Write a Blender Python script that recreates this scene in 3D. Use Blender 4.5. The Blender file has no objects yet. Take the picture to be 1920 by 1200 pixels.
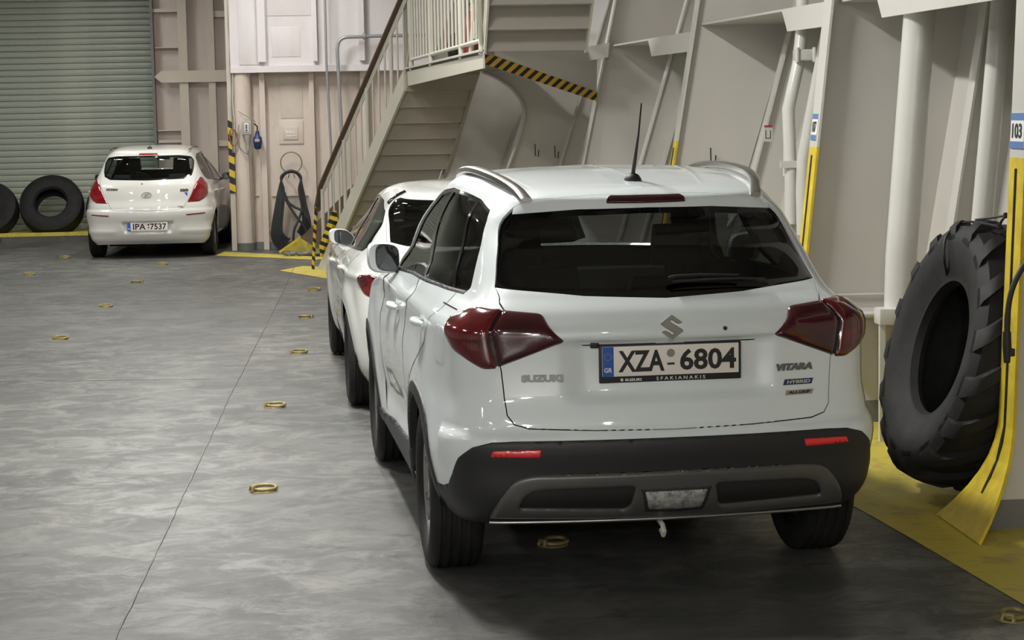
import bpy, bmesh, math, random
import numpy as np
from mathutils import Vector, Matrix
from mathutils.geometry import delaunay_2d_cdt
random.seed(7); np.random.seed(7)
SC=bpy.context.scene; COL=SC.collection
# ---------------------------------------------------------------- camera
F,PITCH,ROLL,CH,CYAW=3668.2,0.1065,-0.0178,1.8425,-0.073      # focal length in pixels of the 1920 px wide frame
def cam_basis():
    cp,sp=math.cos(PITCH),math.sin(PITCH);c,s=math.cos(CYAW),math.sin(CYAW)
    R=np.array([[c,-s,0],[s,c,0],[0,0,1]])
    w=R@np.array([0,cp,-sp]);r=R@np.array([1.,0,0]);u=R@np.array([0,sp,cp])
    return r*math.cos(ROLL)+u*math.sin(ROLL),-r*math.sin(ROLL)+u*math.cos(ROLL),w
CR,CU,CW=cam_basis(); CO=np.array([0,0,CH])
cam=bpy.data.cameras.new('camera'); camo=bpy.data.objects.new('camera',cam); COL.objects.link(camo)
cam.sensor_width=36; cam.lens=F/1920*36; cam.clip_end=200
M4=Matrix.Identity(4)
for i in range(3): M4[i][0],M4[i][1],M4[i][2],M4[i][3]=CR[i],CU[i],-CW[i],CO[i]
camo.matrix_world=M4; SC.camera=camo
def at(px,py,X=None,Y=None,Z=None):
    """world point seen at a pixel of the photograph, on the plane X=, Y= or Z= (all in metres)"""
    d=CW+CR*(px-960)/F-CU*(py-600)/F
    if Z is not None: k=(Z-CH)/d[2]
    elif Y is not None: k=Y/d[1]
    else: k=X/d[0]
    return CO+d*k
# ---------------------------------------------------------------- world, exposure
W=bpy.data.worlds.new('world'); SC.world=W; W.use_nodes=True
W.node_tree.nodes['Background'].inputs[0].default_value=(.60,.62,.60,1); W.node_tree.nodes['Background'].inputs[1].default_value=.12
SC.view_settings.view_transform='Standard'; SC.view_settings.look='None'; SC.view_settings.gamma=1; SC.view_settings.use_curve_mapping=False
SC.view_settings.exposure=0.22
# ---------------------------------------------------------------- ceiling lamps (fluorescent battens); the housings are built further down
LAMPS=[]   # x, y, along-axis flag, watts
for y,p in ((-10,900),(-5,300),(1,25),(12.5,90),(18.5,120),(24,110)): LAMPS.append((-2.2,y,p))
for y,p in ((-6,260),(0,120),(6,90),(12,90),(18,95),(24.5,95)): LAMPS.append((-6.5,y,p))
LAMPS.append((2.2,-8,330)); LAMPS.append((-.5,9.7,265)); LAMPS.append((-.5,15.6,105))
LAMPS.append((-4.2,27.6,48)); LAMPS.append((-.9,25.2,42))
LZ=4.62
for x,y,p in LAMPS:
    l=bpy.data.lights.new('lamp_light','AREA'); l.shape='RECTANGLE'; l.size=.22; l.size_y=1.5; l.energy=p*1.0
    l.color=(1.0,.99,.955); l.use_shadow=True
    o=bpy.data.objects.new('lamp_light',l); o.location=(x,y,LZ-.10); COL.objects.link(o)
# ---------------------------------------------------------------- helpers
def tag(o,label=None,cat=None,group=None,kind=None):
    if label: o['label']=label
    if cat: o['category']=cat
    if group: o['group']=group
    if kind: o['kind']=kind
    return o
def empty(name,loc=(0,0,0),rz=0,**k):
    o=bpy.data.objects.new(name,None); o.location=loc; o.rotation_euler=(0,0,rz); o.empty_display_size=.1; COL.objects.link(o)
    return tag(o,**k)
def link(name,me,parent=None,mat=None,smooth=None,**k):
    if mat is not None and not me.materials: me.materials.append(mat)
    o=bpy.data.objects.new(name,me); COL.objects.link(o)
    if parent is not None: o.parent=parent
    if smooth is True: me.shade_smooth()
    elif smooth: me.shade_smooth(); me.set_sharp_from_angle(angle=math.radians(smooth))
    return tag(o,**k)
class MB:
    """collects shapes into one mesh"""
    def __init__(s): s.v=[];s.f=[];s.m=[]
    def add(s,v,f,mi=0):
        b=len(s.v); s.v+= [tuple(map(float,p)) for p in v]; s.f+=[tuple(b+i for i in q) for q in f]; s.m+=[mi]*len(f); return s
    def box(s,a,b,mi=0):
        (x0,y0,z0),(x1,y1,z1)=a,b
        v=[(x0,y0,z0),(x1,y0,z0),(x1,y1,z0),(x0,y1,z0),(x0,y0,z1),(x1,y0,z1),(x1,y1,z1),(x0,y1,z1)]
        return s.add(v,[(0,3,2,1),(4,5,6,7),(0,1,5,4),(1,2,6,5),(2,3,7,6),(3,0,4,7)],mi)
    def hexa(s,lo,hi,mi=0):
        """lo, hi: 4 points each, same order"""
        v=list(lo)+list(hi)
        return s.add(v,[(0,3,2,1),(4,5,6,7),(0,1,5,4),(1,2,6,5),(2,3,7,6),(3,0,4,7)],mi)
    def prism(s,poly,d,mi=0):
        """poly: 3D points of a planar polygon, d: extrusion vector"""
        n=len(poly);p=[np.array(q,float) for q in poly];d=np.array(d,float)
        v=p+[q+d for q in p]
        return s.add(v,[tuple(range(n-1,-1,-1)),tuple(range(n,2*n))]+[(i,(i+1)%n,n+(i+1)%n,n+i) for i in range(n)],mi)
    def bar(s,a,b,w,h,up=(0,0,1),mi=0):
        a=Vector(a);b=Vector(b);d=(b-a).normalized();u=Vector(up);x=d.cross(u)
        if x.length<1e-4: x=d.cross(Vector((1,0,0)))
        x.normalize();z=x.cross(d).normalized();x=x*w/2;z=z*h/2
        return s.hexa([a-x-z,a+x-z,b+x-z,b-x-z],[a-x+z,a+x+z,b+x+z,b-x+z],mi)
    def tube(s,pts,r,n=10,closed=False,mi=0,cap=True):
        P=[Vector(p) for p in pts];N=len(P);R=[r]*N if not hasattr(r,'__len__') else list(r);rings=[];pu=None
        for i in range(N):
            if closed: t=(P[(i+1)%N]-P[i-1])
            else: t=(P[min(i+1,N-1)]-P[max(i-1,0)])
            t.normalize()
            if pu is None:
                pu=t.cross(Vector((0,0,1)))
                if pu.length<.1: pu=t.cross(Vector((0,1,0)))
            pu=(pu-t*pu.dot(t)).normalized();w=t.cross(pu)
            rings.append([P[i]+(pu*math.cos(a)+w*math.sin(a))*R[i] for a in [2*math.pi*k/n for k in range(n)]])
        v=[q for g in rings for q in g];f=[]
        for i in range(N if closed else N-1):
            for k in range(n):
                a=i*n+k;b=i*n+(k+1)%n;c=((i+1)%N)*n+(k+1)%n;d=((i+1)%N)*n+k;f.append((a,b,c,d))
        if cap and not closed: f.append(tuple(range(n-1,-1,-1)));f.append(tuple((N-1)*n+k for k in range(n)))
        return s.add(v,f,mi)
    def lathe(s,prof,n=48,axis='x',center=(0,0,0),closed=False,mi=0,a0=0,a1=2*math.pi):
        """prof: (axial, radius) pairs"""
        full=abs(a1-a0-2*math.pi)<1e-6;m=len(prof);K=n if full else n+1;v=[]
        for k in range(K):
            t=a0+(a1-a0)*k/n;c,q=math.cos(t),math.sin(t)
            for a,r in prof:
                p={'x':(a,r*c,r*q),'y':(r*c,a,r*q),'z':(r*c,r*q,a)}[axis]
                v.append((p[0]+center[0],p[1]+center[1],p[2]+center[2]))
        f=[]
        for k in range(n):
            k2=(k+1)%K if full else k+1
            for j in range(m if closed else m-1):
                j2=(j+1)%m;f.append((k*m+j,k*m+j2,k2*m+j2,k2*m+j))
        return s.add(v,f,mi)
    def mesh(s,name):
        me=bpy.data.meshes.new(name);me.from_pydata(s.v,[],s.f);me.update()
        if any(s.m): me.polygons.foreach_set('material_index',s.m)
        return me
    def build(s,name,mat=None,parent=None,smooth=None,bevel=0,fix=True,**k):
        me=s.mesh(name)
        mats=mat if isinstance(mat,(list,tuple)) else [mat]
        for m in mats:
            if m is not None: me.materials.append(m)
        if bevel or fix:
            bm=bmesh.new();bm.from_mesh(me)
            if bevel:
                bmesh.ops.bevel(bm,geom=bm.edges[:],offset=bevel,segments=2,profile=.6,affect='EDGES',clamp_overlap=True)
            bmesh.ops.recalc_face_normals(bm,faces=bm.faces[:]);bm.to_mesh(me);bm.free()
        return link(name,me,parent,None,smooth if smooth is not None else (40 if bevel else None),**k)
def box(name,a,b,mat,parent=None,bevel=0,**k): return MB().box(a,b).build(name,mat,parent,bevel=bevel,**k)
def tube(name,pts,r,mat,parent=None,n=10,closed=False,**k): return MB().tube(pts,r,n,closed).build(name,mat,parent,smooth=50,**k)
def copy_part(o,parent,loc=None,name=None):
    c=o.copy();COL.objects.link(c);c.parent=parent
    if loc is not None: c.location=loc
    return c
def copy_tree(o,parent=None):
    c=o.copy();COL.objects.link(c);c.parent=parent
    for ch in list(o.children): copy_tree(ch,c)
    return c
def spline(pts,n=8,closed=False):
    P=[np.array(p,float) for p in pts];N=len(P);out=[]
    for i in range(N if closed else N-1):
        a,b,c,d=(P[(i-1)%N],P[i],P[(i+1)%N],P[(i+2)%N]) if closed else (P[max(i-1,0)],P[i],P[i+1],P[min(i+2,N-1)])
        for k in range(n):
            t=k/n;out.append(.5*((2*b)+(c-a)*t+(2*a-5*b+4*c-d)*t*t+(3*b-3*c+d-a)*t**3))
    if not closed: out.append(P[-1])
    return out
# ---------------------------------------------------------------- materials
def new_mat(name):
    m=bpy.data.materials.new(name);m.use_nodes=True;nt=m.node_tree;return m,nt,nt.nodes['Principled BSDF'],nt.nodes['Material Output']
def setp(b,**k):
    for n,v in k.items():
        n=n.replace('_',' ')
        if isinstance(v,tuple) and len(v)==3: v=v+(1,)
        b.inputs[n].default_value=v
def coords(nt,kind='Object'):
    n=nt.nodes.new('ShaderNodeTexCoord');return n.outputs[kind]
def mapped(nt,vec,scale=(1,1,1)):
    n=nt.nodes.new('ShaderNodeMapping');nt.links.new(vec,n.inputs['Vector']);n.inputs['Scale'].default_value=scale;return n.outputs[0]
def noise(nt,vec,scale,detail=4,rough=.6,dist=0):
    n=nt.nodes.new('ShaderNodeTexNoise');nt.links.new(vec,n.inputs['Vector']);n.inputs['Scale'].default_value=scale;n.inputs['Detail'].default_value=detail;n.inputs['Roughness'].default_value=rough;n.inputs['Distortion'].default_value=dist;return n.outputs['Fac']
def ramp(nt,fac,stops,interp='LINEAR'):
    n=nt.nodes.new('ShaderNodeValToRGB');nt.links.new(fac,n.inputs[0]);e=n.color_ramp.elements;n.color_ramp.interpolation=interp
    while len(e)<len(stops): e.new(.5)
    for q,(p,c) in zip(e,stops):
        q.position=p;q.color=(c,c,c,1) if not hasattr(c,'__len__') else tuple(c)+(1,)
    return n.outputs['Color']
def mix(nt,fac,a,b,mode='MIX'):
    n=nt.nodes.new('ShaderNodeMix');n.data_type='RGBA';n.blend_type=mode
    def put(s,v):
        if hasattr(v,'is_linked') or hasattr(v,'links'): nt.links.new(v,s)
        else: s.default_value=tuple(v)+(1,) if hasattr(v,'__len__') else v
    put(n.inputs[0],fac);put(n.inputs[6],a);put(n.inputs[7],b);return n.outputs[2]
def bump(nt,h,strength,dist,b):
    n=nt.nodes.new('ShaderNodeBump');nt.links.new(h,n.inputs['Height']);n.inputs['Strength'].default_value=strength;n.inputs['Distance'].default_value=dist;nt.links.new(n.outputs[0],b.inputs['Normal'])
def plain(name,col,rough=.5,metal=0,grime=.0,gs=3,bumpy=0,coat=0,spec=None,tone=None):
    m,nt,b,o=new_mat(name);setp(b,Base_Color=col,Roughness=rough,Metallic=metal,Coat_Weight=coat,Coat_Roughness=.05)
    if spec is not None: b.inputs['Specular IOR Level'].default_value=spec
    if grime or bumpy:
        v=coords(nt);f=noise(nt,v,gs,6,.65)
        if grime:
            t=tone or tuple(c*.62 for c in col)
            nt.links.new(mix(nt,ramp(nt,f,[(.36,grime),(.62,0.)]),col,t),b.inputs['Base Color'])
        if bumpy: bump(nt,noise(nt,v,gs*9,3,.6),bumpy,.01,b)
    return m
MT={}
MT['hull']=plain('hull_paint',(.55,.525,.485),.42,grime=.28,gs=1.3,tone=(.45,.425,.385))
MT['hull_light']=plain('hull_light_paint',(.56,.545,.50),.38,grime=.2,gs=2,tone=(.42,.40,.36))
MT['hull_grey']=plain('hull_skirting_grey',(.16,.165,.155),.5,grime=.4,gs=4)
MT['pipe']=plain('pipe_paint',(.60,.59,.55),.28,grime=.15,gs=4,tone=(.45,.43,.38))
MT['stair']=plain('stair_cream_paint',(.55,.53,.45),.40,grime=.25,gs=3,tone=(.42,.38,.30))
MT['stair_shade']=plain('stair_cream_shaded',(.33,.30,.26),.5,grime=.3,gs=2,tone=(.27,.235,.19))  # cream stair paint again, the shade of the undersides put into its colour
MT['wood']=plain('handrail_brown',(.075,.045,.03),.4)
MT['yellow']=plain('safety_yellow',(.66,.50,.04),.6,spec=.2,grime=.55,gs=9,tone=(.36,.26,.03))
MT['black']=plain('black_rubber',(.012,.012,.012),.55)
MT['blackgloss']=plain('black_gloss_trim',(.008,.008,.009),.12)
MT['darkplastic']=plain('dark_plastic',(.022,.022,.023),.5,spec=.4)
MT['liner']=plain('dark_liner',(.01,.01,.01),.9,spec=.1)
MT['chrome']=plain('chrome',(.75,.75,.74),.12,metal=1)
MT['silver']=plain('silver_trim',(.55,.55,.54),.25,metal=1)
MT['rim']=plain('wheel_alloy',(.42,.42,.42),.3,metal=.9)
MT['rimdark']=plain('wheel_dark',(.04,.04,.04),.4,metal=.5)
MT['badge']=plain('badge_metal',(.17,.17,.17),.35,metal=.4)
MT['skid']=plain('skid_plate_grey',(.10,.095,.09),.35,metal=.3)
MT['plate']=plain('plate_white',(.82,.76,.70),.4)
MT['blue']=plain('plate_blue',(.02,.10,.42),.4)
MT['ink']=plain('plate_ink',(.01,.01,.01),.5)
MT['white']=plain('white_print',(.8,.8,.78),.4)
MT['cloth']=plain('seat_cloth',(.022,.022,.023),.9,spec=.2)
MT['mirror']=plain('mirror_glass',(.045,.05,.053),.03,metal=1)
MT['cable']=plain('grey_cable',(.25,.23,.20),.5)
MT['socket']=plain('socket_grey',(.40,.385,.35),.5,grime=.4,gs=12)
MT['bluep']=plain('blue_plastic',(.018,.035,.12),.4)
MT['red']=plain('red_fabric',(.30,.03,.03),.6)
MT['orange']=plain('orange_cable',(.28,.10,.05),.5)
MT['ramp']=plain('brown_rusted_plate',(.13,.09,.06),.6,grime=.6,gs=7,tone=(.07,.045,.03))
def paint(name,col,warm=None):
    m,nt,b,o=new_mat(name);setp(b,Base_Color=col,Roughness=.38,Coat_Weight=1.0,Coat_Roughness=.035,Coat_IOR=1.5)
    b.inputs['Specular IOR Level'].default_value=.35
    return m
MT['paint']=paint('white_car_paint',(.73,.78,.79)); MT['paint2']=paint('pearl_white_car_paint',(.60,.61,.58)); MT['paint3']=paint('warm_white_car_paint',(.68,.67,.63))
def glass(name,tint,gl=1.0):
    m=bpy.data.materials.new(name);m.use_nodes=True;nt=m.node_tree;nt.nodes.clear()
    o=nt.nodes.new('ShaderNodeOutputMaterial');t=nt.nodes.new('ShaderNodeBsdfTransparent');g=nt.nodes.new('ShaderNodeBsdfGlossy');x=nt.nodes.new('ShaderNodeMixShader');f=nt.nodes.new('ShaderNodeFresnel')
    t.inputs[0].default_value=tuple(tint)+(1,);g.inputs['Roughness'].default_value=.02;g.inputs[0].default_value=(gl,gl,gl,1);ge=nt.nodes.new('ShaderNodeNewGeometry');mr=nt.nodes.new('ShaderNodeMapRange');nt.links.new(ge.outputs['Backfacing'],mr.inputs['Value']);mr.inputs['To Min'].default_value=1.5;mr.inputs['To Max'].default_value=1/1.5;nt.links.new(mr.outputs[0],f.inputs[0])
    nt.links.new(f.outputs[0],x.inputs[0]);nt.links.new(t.outputs[0],x.inputs[1]);nt.links.new(g.outputs[0],x.inputs[2]);nt.links.new(x.outputs[0],o.inputs[0]);return m
MT['glass_dark']=glass('privacy_glass',(.14,.14,.14)); MT['glass_mid']=glass('tinted_glass',(.42,.46,.44)); MT['glass_clear']=glass('clear_glass',(.80,.85,.82))
def lampmat(name,col,deep,sc=60):
    m,nt,b,o=new_mat(name);v=coords(nt)
    f=noise(nt,mapped(nt,v,(1,1,2.2)),sc*.12,2,.5);c=ramp(nt,f,[(.3,deep),(.68,col)])
    nt.links.new(c,b.inputs['Base Color']);setp(b,Roughness=.12,Coat_Weight=1.0,Coat_Roughness=.02);return m
MT['lamp_red']=lampmat('tail_lamp_red',(.15,.008,.012),(.040,.003,.005)); MT['lamp_dark']=lampmat('tail_lamp_dark_red',(.065,.004,.009),(.030,.003,.006)); MT['reflector']=plain('reflector_red',(.75,.02,.025),.25,coat=1)
MT['lamp_red2']=lampmat('tail_lamp_bright_red',(.30,.012,.016),(.12,.006,.010)); MT['lamp_clear']=plain('clear_lamp_lens',(.62,.62,.60),.2,metal=.6,grime=.8,gs=30,bumpy=.6,tone=(.16,.16,.16))
def tyre_mat():
    m,nt,b,o=new_mat('tyre_rubber');v=coords(nt);c=ramp(nt,noise(nt,v,7,5,.6),[(.3,(.010,.010,.010)),(.75,(.023,.022,.021))])
    nt.links.new(c,b.inputs['Base Color']);setp(b,Roughness=.66);b.inputs['Specular IOR Level'].default_value=.28;bump(nt,noise(nt,v,60,3,.6),.25,.004,b);return m
MT['tyre']=tyre_mat()
def floor_mat():
    m,nt,b,o=new_mat('steel_deck_paint');v=coords(nt)
    big=noise(nt,mapped(nt,v,(.35,.35,1)),1.3,5,.6,.3);mid=noise(nt,mapped(nt,v,(1,1.3,1)),1.1,7,.66,.4);fine=noise(nt,mapped(nt,v,(1.1,2.0,1)),4.5,7,.68,.7)
    scr=noise(nt,mapped(nt,v,(1.0,1.25,1)),3.3,10,.76,.7);zone=noise(nt,mapped(nt,v,(.9,.28,1)),.9,4,.55,.2);spk=noise(nt,mapped(nt,v,(1,1.6,1)),22,5,.7)
    base=mix(nt,ramp(nt,big,[(.35,0.),(.65,1.)]),(.066,.068,.065),(.092,.091,.085))
    base=mix(nt,ramp(nt,mid,[(.47,0.),(.60,.55)]),base,(.130,.127,.117))
    w=mix(nt,ramp(nt,zone,[(.40,.15),(.58,1.)]),(0,0,0),ramp(nt,scr,[(.47,0.),(.61,1.)]),'MIX')
    base=mix(nt,w,base,(.185,.181,.165))
    base=mix(nt,ramp(nt,fine,[(.34,.65),(.42,0.)]),base,(.036,.036,.035))
    base=mix(nt,ramp(nt,spk,[(.66,0.),(.72,.4)]),base,(.26,.255,.23))
    nt.links.new(base,b.inputs['Base Color'])
    r=ramp(nt,scr,[(.40,.50),(.60,.38)]);nt.links.new(r,b.inputs['Roughness'])
    h=mix(nt,.5,fine,scr);bump(nt,h,.40,.008,b);b.inputs['Specular IOR Level'].default_value=.22
    return m
MT['floor']=floor_mat()
def mark_mat():
    m,nt,b,o=new_mat('floor_yellow_paint');v=coords(nt)
    f=noise(nt,v,6,7,.7,.4);g=noise(nt,mapped(nt,v,(1,3,1)),14,6,.7,1)
    c=mix(nt,ramp(nt,f,[(.34,.9),(.48,0.)]),(.58,.48,.07),(.36,.29,.08));c=mix(nt,ramp(nt,g,[(.30,.8),(.40,0.)]),c,(.17,.16,.11))
    nt.links.new(c,b.inputs['Base Color']);setp(b,Roughness=.42);bump(nt,g,.5,.01,b);return m
MT['mark']=mark_mat()
def stripe_mat(name,axis,period,angle,w=.5,col=(.62,.44,.03)):
    m,nt,b,o=new_mat(name);v=coords(nt);s=nt.nodes.new('ShaderNodeSeparateXYZ');nt.links.new(v,s.inputs[0])
    a=nt.nodes.new('ShaderNodeMath');a.operation='MULTIPLY';nt.links.new(s.outputs[axis[0]],a.inputs[0]);a.inputs[1].default_value=1/period
    c=nt.nodes.new('ShaderNodeMath');c.operation='MULTIPLY';nt.links.new(s.outputs[axis[1]],c.inputs[0]);c.inputs[1].default_value=angle/period
    d=nt.nodes.new('ShaderNodeMath');nt.links.new(a.outputs[0],d.inputs[0]);nt.links.new(c.outputs[0],d.inputs[1])
    e=nt.nodes.new('ShaderNodeMath');e.operation='FRACT';nt.links.new(d.outputs[0],e.inputs[0])
    g=nt.nodes.new('ShaderNodeMath');g.operation='LESS_THAN';nt.links.new(e.outputs[0],g.inputs[0]);g.inputs[1].default_value=w
    nt.links.new(mix(nt,g.outputs[0],col,(.012,.012,.012)),b.inputs['Base Color']);setp(b,Roughness=.45);return m
def door_mat():
    m,nt,b,o=new_mat('green_shutter_paint');v=coords(nt)
    f=noise(nt,mapped(nt,v,(.5,1,.7)),1.6,6,.65,.5);g=noise(nt,mapped(nt,v,(.25,1,3)),9,5,.7)
    c=mix(nt,ramp(nt,f,[(.35,0.),(.7,1.)]),(.30,.335,.275),(.42,.45,.375));c=mix(nt,ramp(nt,g,[(.62,0.),(.72,.6)]),c,(.56,.58,.50))
    nt.links.new(c,b.inputs['Base Color']);setp(b,Roughness=.33);bump(nt,g,.3,.01,b);return m
MT['shutter']=door_mat()
def wall_mat(name,c1,c2,st):
    m,nt,b,o=new_mat(name);v=coords(nt)
    f=noise(nt,mapped(nt,v,(1,1,.5)),1.7,7,.7,.4);g=noise(nt,mapped(nt,v,(2,2,.35)),3.5,6,.7,.5)
    c=mix(nt,ramp(nt,f,[(.35,0.),(.68,1.)]),c1,c2);c=mix(nt,ramp(nt,g,[(.58,0.),(.74,.55)]),c,st)
    nt.links.new(c,b.inputs['Base Color']);setp(b,Roughness=.5);bump(nt,g,.2,.01,b);return m
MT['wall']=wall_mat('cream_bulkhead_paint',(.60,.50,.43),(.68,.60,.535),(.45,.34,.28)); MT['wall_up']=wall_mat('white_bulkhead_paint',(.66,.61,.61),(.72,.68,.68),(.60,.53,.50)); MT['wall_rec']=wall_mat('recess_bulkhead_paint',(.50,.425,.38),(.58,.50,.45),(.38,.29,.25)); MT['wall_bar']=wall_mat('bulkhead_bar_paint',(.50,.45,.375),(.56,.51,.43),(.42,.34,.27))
def emat(name,col,s):
    m,nt,b,o=new_mat(name);setp(b,Base_Color=col,Emission_Color=col,Emission_Strength=s);return m
MT['tube_on']=emat('lit_fluorescent_tube',(1.,.97,.9),6)

def pchip(x,y,q):
    # x (n,), y (...,n) last axis; q (m,) -> (...,m)
    x=np.asarray(x,float);y=np.asarray(y,float);q=np.clip(np.asarray(q,float),x[0],x[-1])
    h=np.diff(x);d=np.diff(y,axis=-1)/h
    m=np.zeros_like(y)
    a,b=d[...,:-1],d[...,1:];w1=2*h[1:]+h[:-1];w2=h[1:]+2*h[:-1]
    with np.errstate(divide='ignore',invalid='ignore'):
        mm=(w1+w2)/(w1/a+w2/b)
    m[...,1:-1]=np.where(a*b>0,mm,0)
    m[...,0]=d[...,0];m[...,-1]=d[...,-1]
    k=np.clip(np.searchsorted(x,q,side='right')-1,0,len(x)-2)
    t=(q-x[k])/h[k];t2=t*t;t3=t2*t
    return (2*t3-3*t2+1)*y[...,k]+(t3-2*t2+t)*h[k]*m[...,k]+(-2*t3+3*t2)*y[...,k+1]+(t3-t2)*h[k]*m[...,k+1]
def smooth(a,b,x):
    t=np.clip((x-a)/(b-a),0,1);return t*t*(3-2*t)
YK=(-.85,-.4,0,.6,1.4,2.5,3.1,3.6)
# columns: z, camber, W at YK.., YR,BR,rc, YF,BF,rf
class CarSurf:
    """closed body of revolution-free plan curves; domain (s,v) in metres, s<0 is the left side"""
    def __init__(self,rows,camber,relief=None,refv=5,ds=.012,dv=.010,wcol=3):
        R=np.array(rows,float);z=R[:,0];nW=len(YK)
        Wm=R[:,2+wcol]
        vk=np.concatenate([[0],np.cumsum(np.hypot(np.diff(z),np.diff(Wm)))])
        self.vk=vk;self.vmax=vk[-1];nv=int(vk[-1]/dv)+1;self.v=np.linspace(0,vk[-1],nv);self.dv=self.v[1]
        T=pchip(vk,R.T,self.v) # cols x nv
        U=np.linspace(0,1,481)
        def curve(j,U):
            z,k=T[0,j],T[1,j];W=T[2:2+nW,j];YR,BR,rc,YF,BF,rf=T[2+nW:,j]
            f=lambda y:pchip(YK,W,np.atleast_1d(y))
            yc=YR+BR+rc*1.15; yf=YF-BF-rf*1.15
            Wr,Wf=f(yc)[0],f(yf)[0]
            rcx=min(rc,Wr*.9);rfx=min(rf,Wf*.9)
            X=np.empty_like(U);Y=np.empty_like(U)
            a=U<=.2;t=U[a]/.2;xe=Wr-rcx;X[a]=xe*t;Y[a]=YR+BR*t**2
            def herm(p0,d0,p1,d1,t):
                p0,d0,p1,d1=map(np.array,(p0,d0,p1,d1));t=t[:,None];t2=t*t;t3=t2*t
                return (2*t3-3*t2+1)*p0+(t3-2*t2+t)*d0+(-2*t3+3*t2)*p1+(t3-t2)*d1
            b=(U>.2)&(U<.32);t=(U[b]-.2)/.12
            m=2*BR/max(xe,.05);n0=np.array([1,m])/math.hypot(1,m);s1=(f(yc+.01)[0]-Wr)/.01;n1=np.array([s1,1])/math.hypot(s1,1)
            L=1.45*math.hypot(rcx,rc*1.15)*.95
            h=herm((xe,YR+BR),n0*L,(Wr,yc),n1*L,t);X[b],Y[b]=h[:,0],h[:,1]
            c=(U>=.32)&(U<=.78);t=(U[c]-.32)/.46;y=yc+(yf-yc)*t;X[c]=f(y);Y[c]=y
            b=(U>.78)&(U<.88);t=(U[b]-.78)/.1;xe2=Wf-rfx
            m=2*BF/max(xe2,.05);n1=np.array([-1,m])/math.hypot(1,m);s1=(Wf-f(yf-.01)[0])/.01;n0=np.array([s1,1])/math.hypot(s1,1)
            L=1.45*math.hypot(rfx,rf*1.15)*.95
            h=herm((Wf,yf),n0*L,(xe2,YF-BF),n1*L,t);X[b],Y[b]=h[:,0],h[:,1]
            a=U>=.88;t=(1-U[a])/.12;X[a]=xe2*t;Y[a]=YF-BF*t**2
            return X,Y,np.full_like(U,z)+k*camber(Y)
        j=int(np.searchsorted(self.v,vk[refv]));X,Y,_=curve(j,U)
        s=np.concatenate([[0],np.cumsum(np.hypot(np.diff(X),np.diff(Y)))])
        self.smax=s[-1];ns=int(s[-1]/ds)+1;self.s=np.linspace(0,s[-1],ns);self.ds=self.s[1]
        U2=np.interp(self.s,s,U)
        G=np.empty((nv,ns,3))
        for j in range(nv):
            G[j,:,0],G[j,:,1],G[j,:,2]=curve(j,U2)
        self.G=G;self._norm()
        if relief is not None:
            d=relief(G[...,0],G[...,1],G[...,2]);self.G=G+self.N*d[...,None];self._norm()
    def _norm(self):
        G=self.G;a=np.gradient(G,axis=1);b=np.gradient(G,axis=0);n=np.cross(a,b)
        l=np.linalg.norm(n,axis=2,keepdims=True);n=np.where(l>1e-9,n/np.maximum(l,1e-12),np.array([0,0,1.]))
        self.N=n
    def _samp(self,A,s,v):
        fs=np.clip(np.abs(s)/self.ds,0,A.shape[1]-1.0001);fv=np.clip(v/self.dv,0,A.shape[0]-1.0001)
        i=fs.astype(int);j=fv.astype(int);a=(fs-i)[:,None];b=(fv-j)[:,None]
        def w(t): return [(-t+2*t*t-t**3)/2,(2-5*t*t+3*t**3)/2,(t+4*t*t-3*t**3)/2,(-t*t+t**3)/2]
        wa,wb=w(a),w(b);o=0
        for q in range(4):
            jj=np.clip(j+q-1,0,A.shape[0]-1)
            for p in range(4):
                ip=i+p-1;neg=ip<0;ii=np.clip(np.abs(ip),0,A.shape[1]-1)
                V=A[jj,ii].copy();V[neg,0]*=-1
                o=o+V*wa[p]*wb[q]
        return o
    def P(self,s,v,off=0.):
        s=np.asarray(s,float);v=np.asarray(v,float)
        p=self._samp(self.G,s,v);n=self._samp(self.N,s,v);n/=np.linalg.norm(n,axis=1,keepdims=True)
        p=p+n*(np.broadcast_to(np.asarray(off,float),s.shape)[:,None])
        sg=np.where(s<0,-1.,1.);p[:,0]*=sg;n=n.copy();n[:,0]*=sg
        return p,n
    def inv(self,pts,axes,region=None):
        """domain point whose coordinates on two axes match; region=(s0,s1,v0,v1) searched on the |s| side; sign of s from caller"""
        G=self.G;s0,s1,v0,v1=region or (0,self.smax,0,self.vmax)
        I=(self.s>=s0)&(self.s<=s1);J=(self.v>=v0)&(self.v<=v1)
        A=G[np.ix_(J,I)][...,list(axes)];S,Vv=np.meshgrid(self.s[I],self.v[J]);out=[]
        for p in pts:
            p=np.array(p,float)
            d=((A-p)**2).sum(-1);k=np.unravel_index(np.argmin(d),d.shape);s,v=S[k],Vv[k]
            for _ in range(8):
                e=1e-3
                q=self._samp(self.G,np.array([s,s+e,s]),np.array([v,v,v+e]))[:,list(axes)]
                Jm=np.stack([(q[1]-q[0])/e,(q[2]-q[0])/e],1)
                try: st=np.linalg.solve(Jm,p-q[0])
                except Exception: break
                st=np.clip(st,-.03,.03);s+=st[0];v+=st[1]
                s=min(max(s,s0),s1);v=min(max(v,v0),v1)
            out.append((s,v))
        return out
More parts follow.
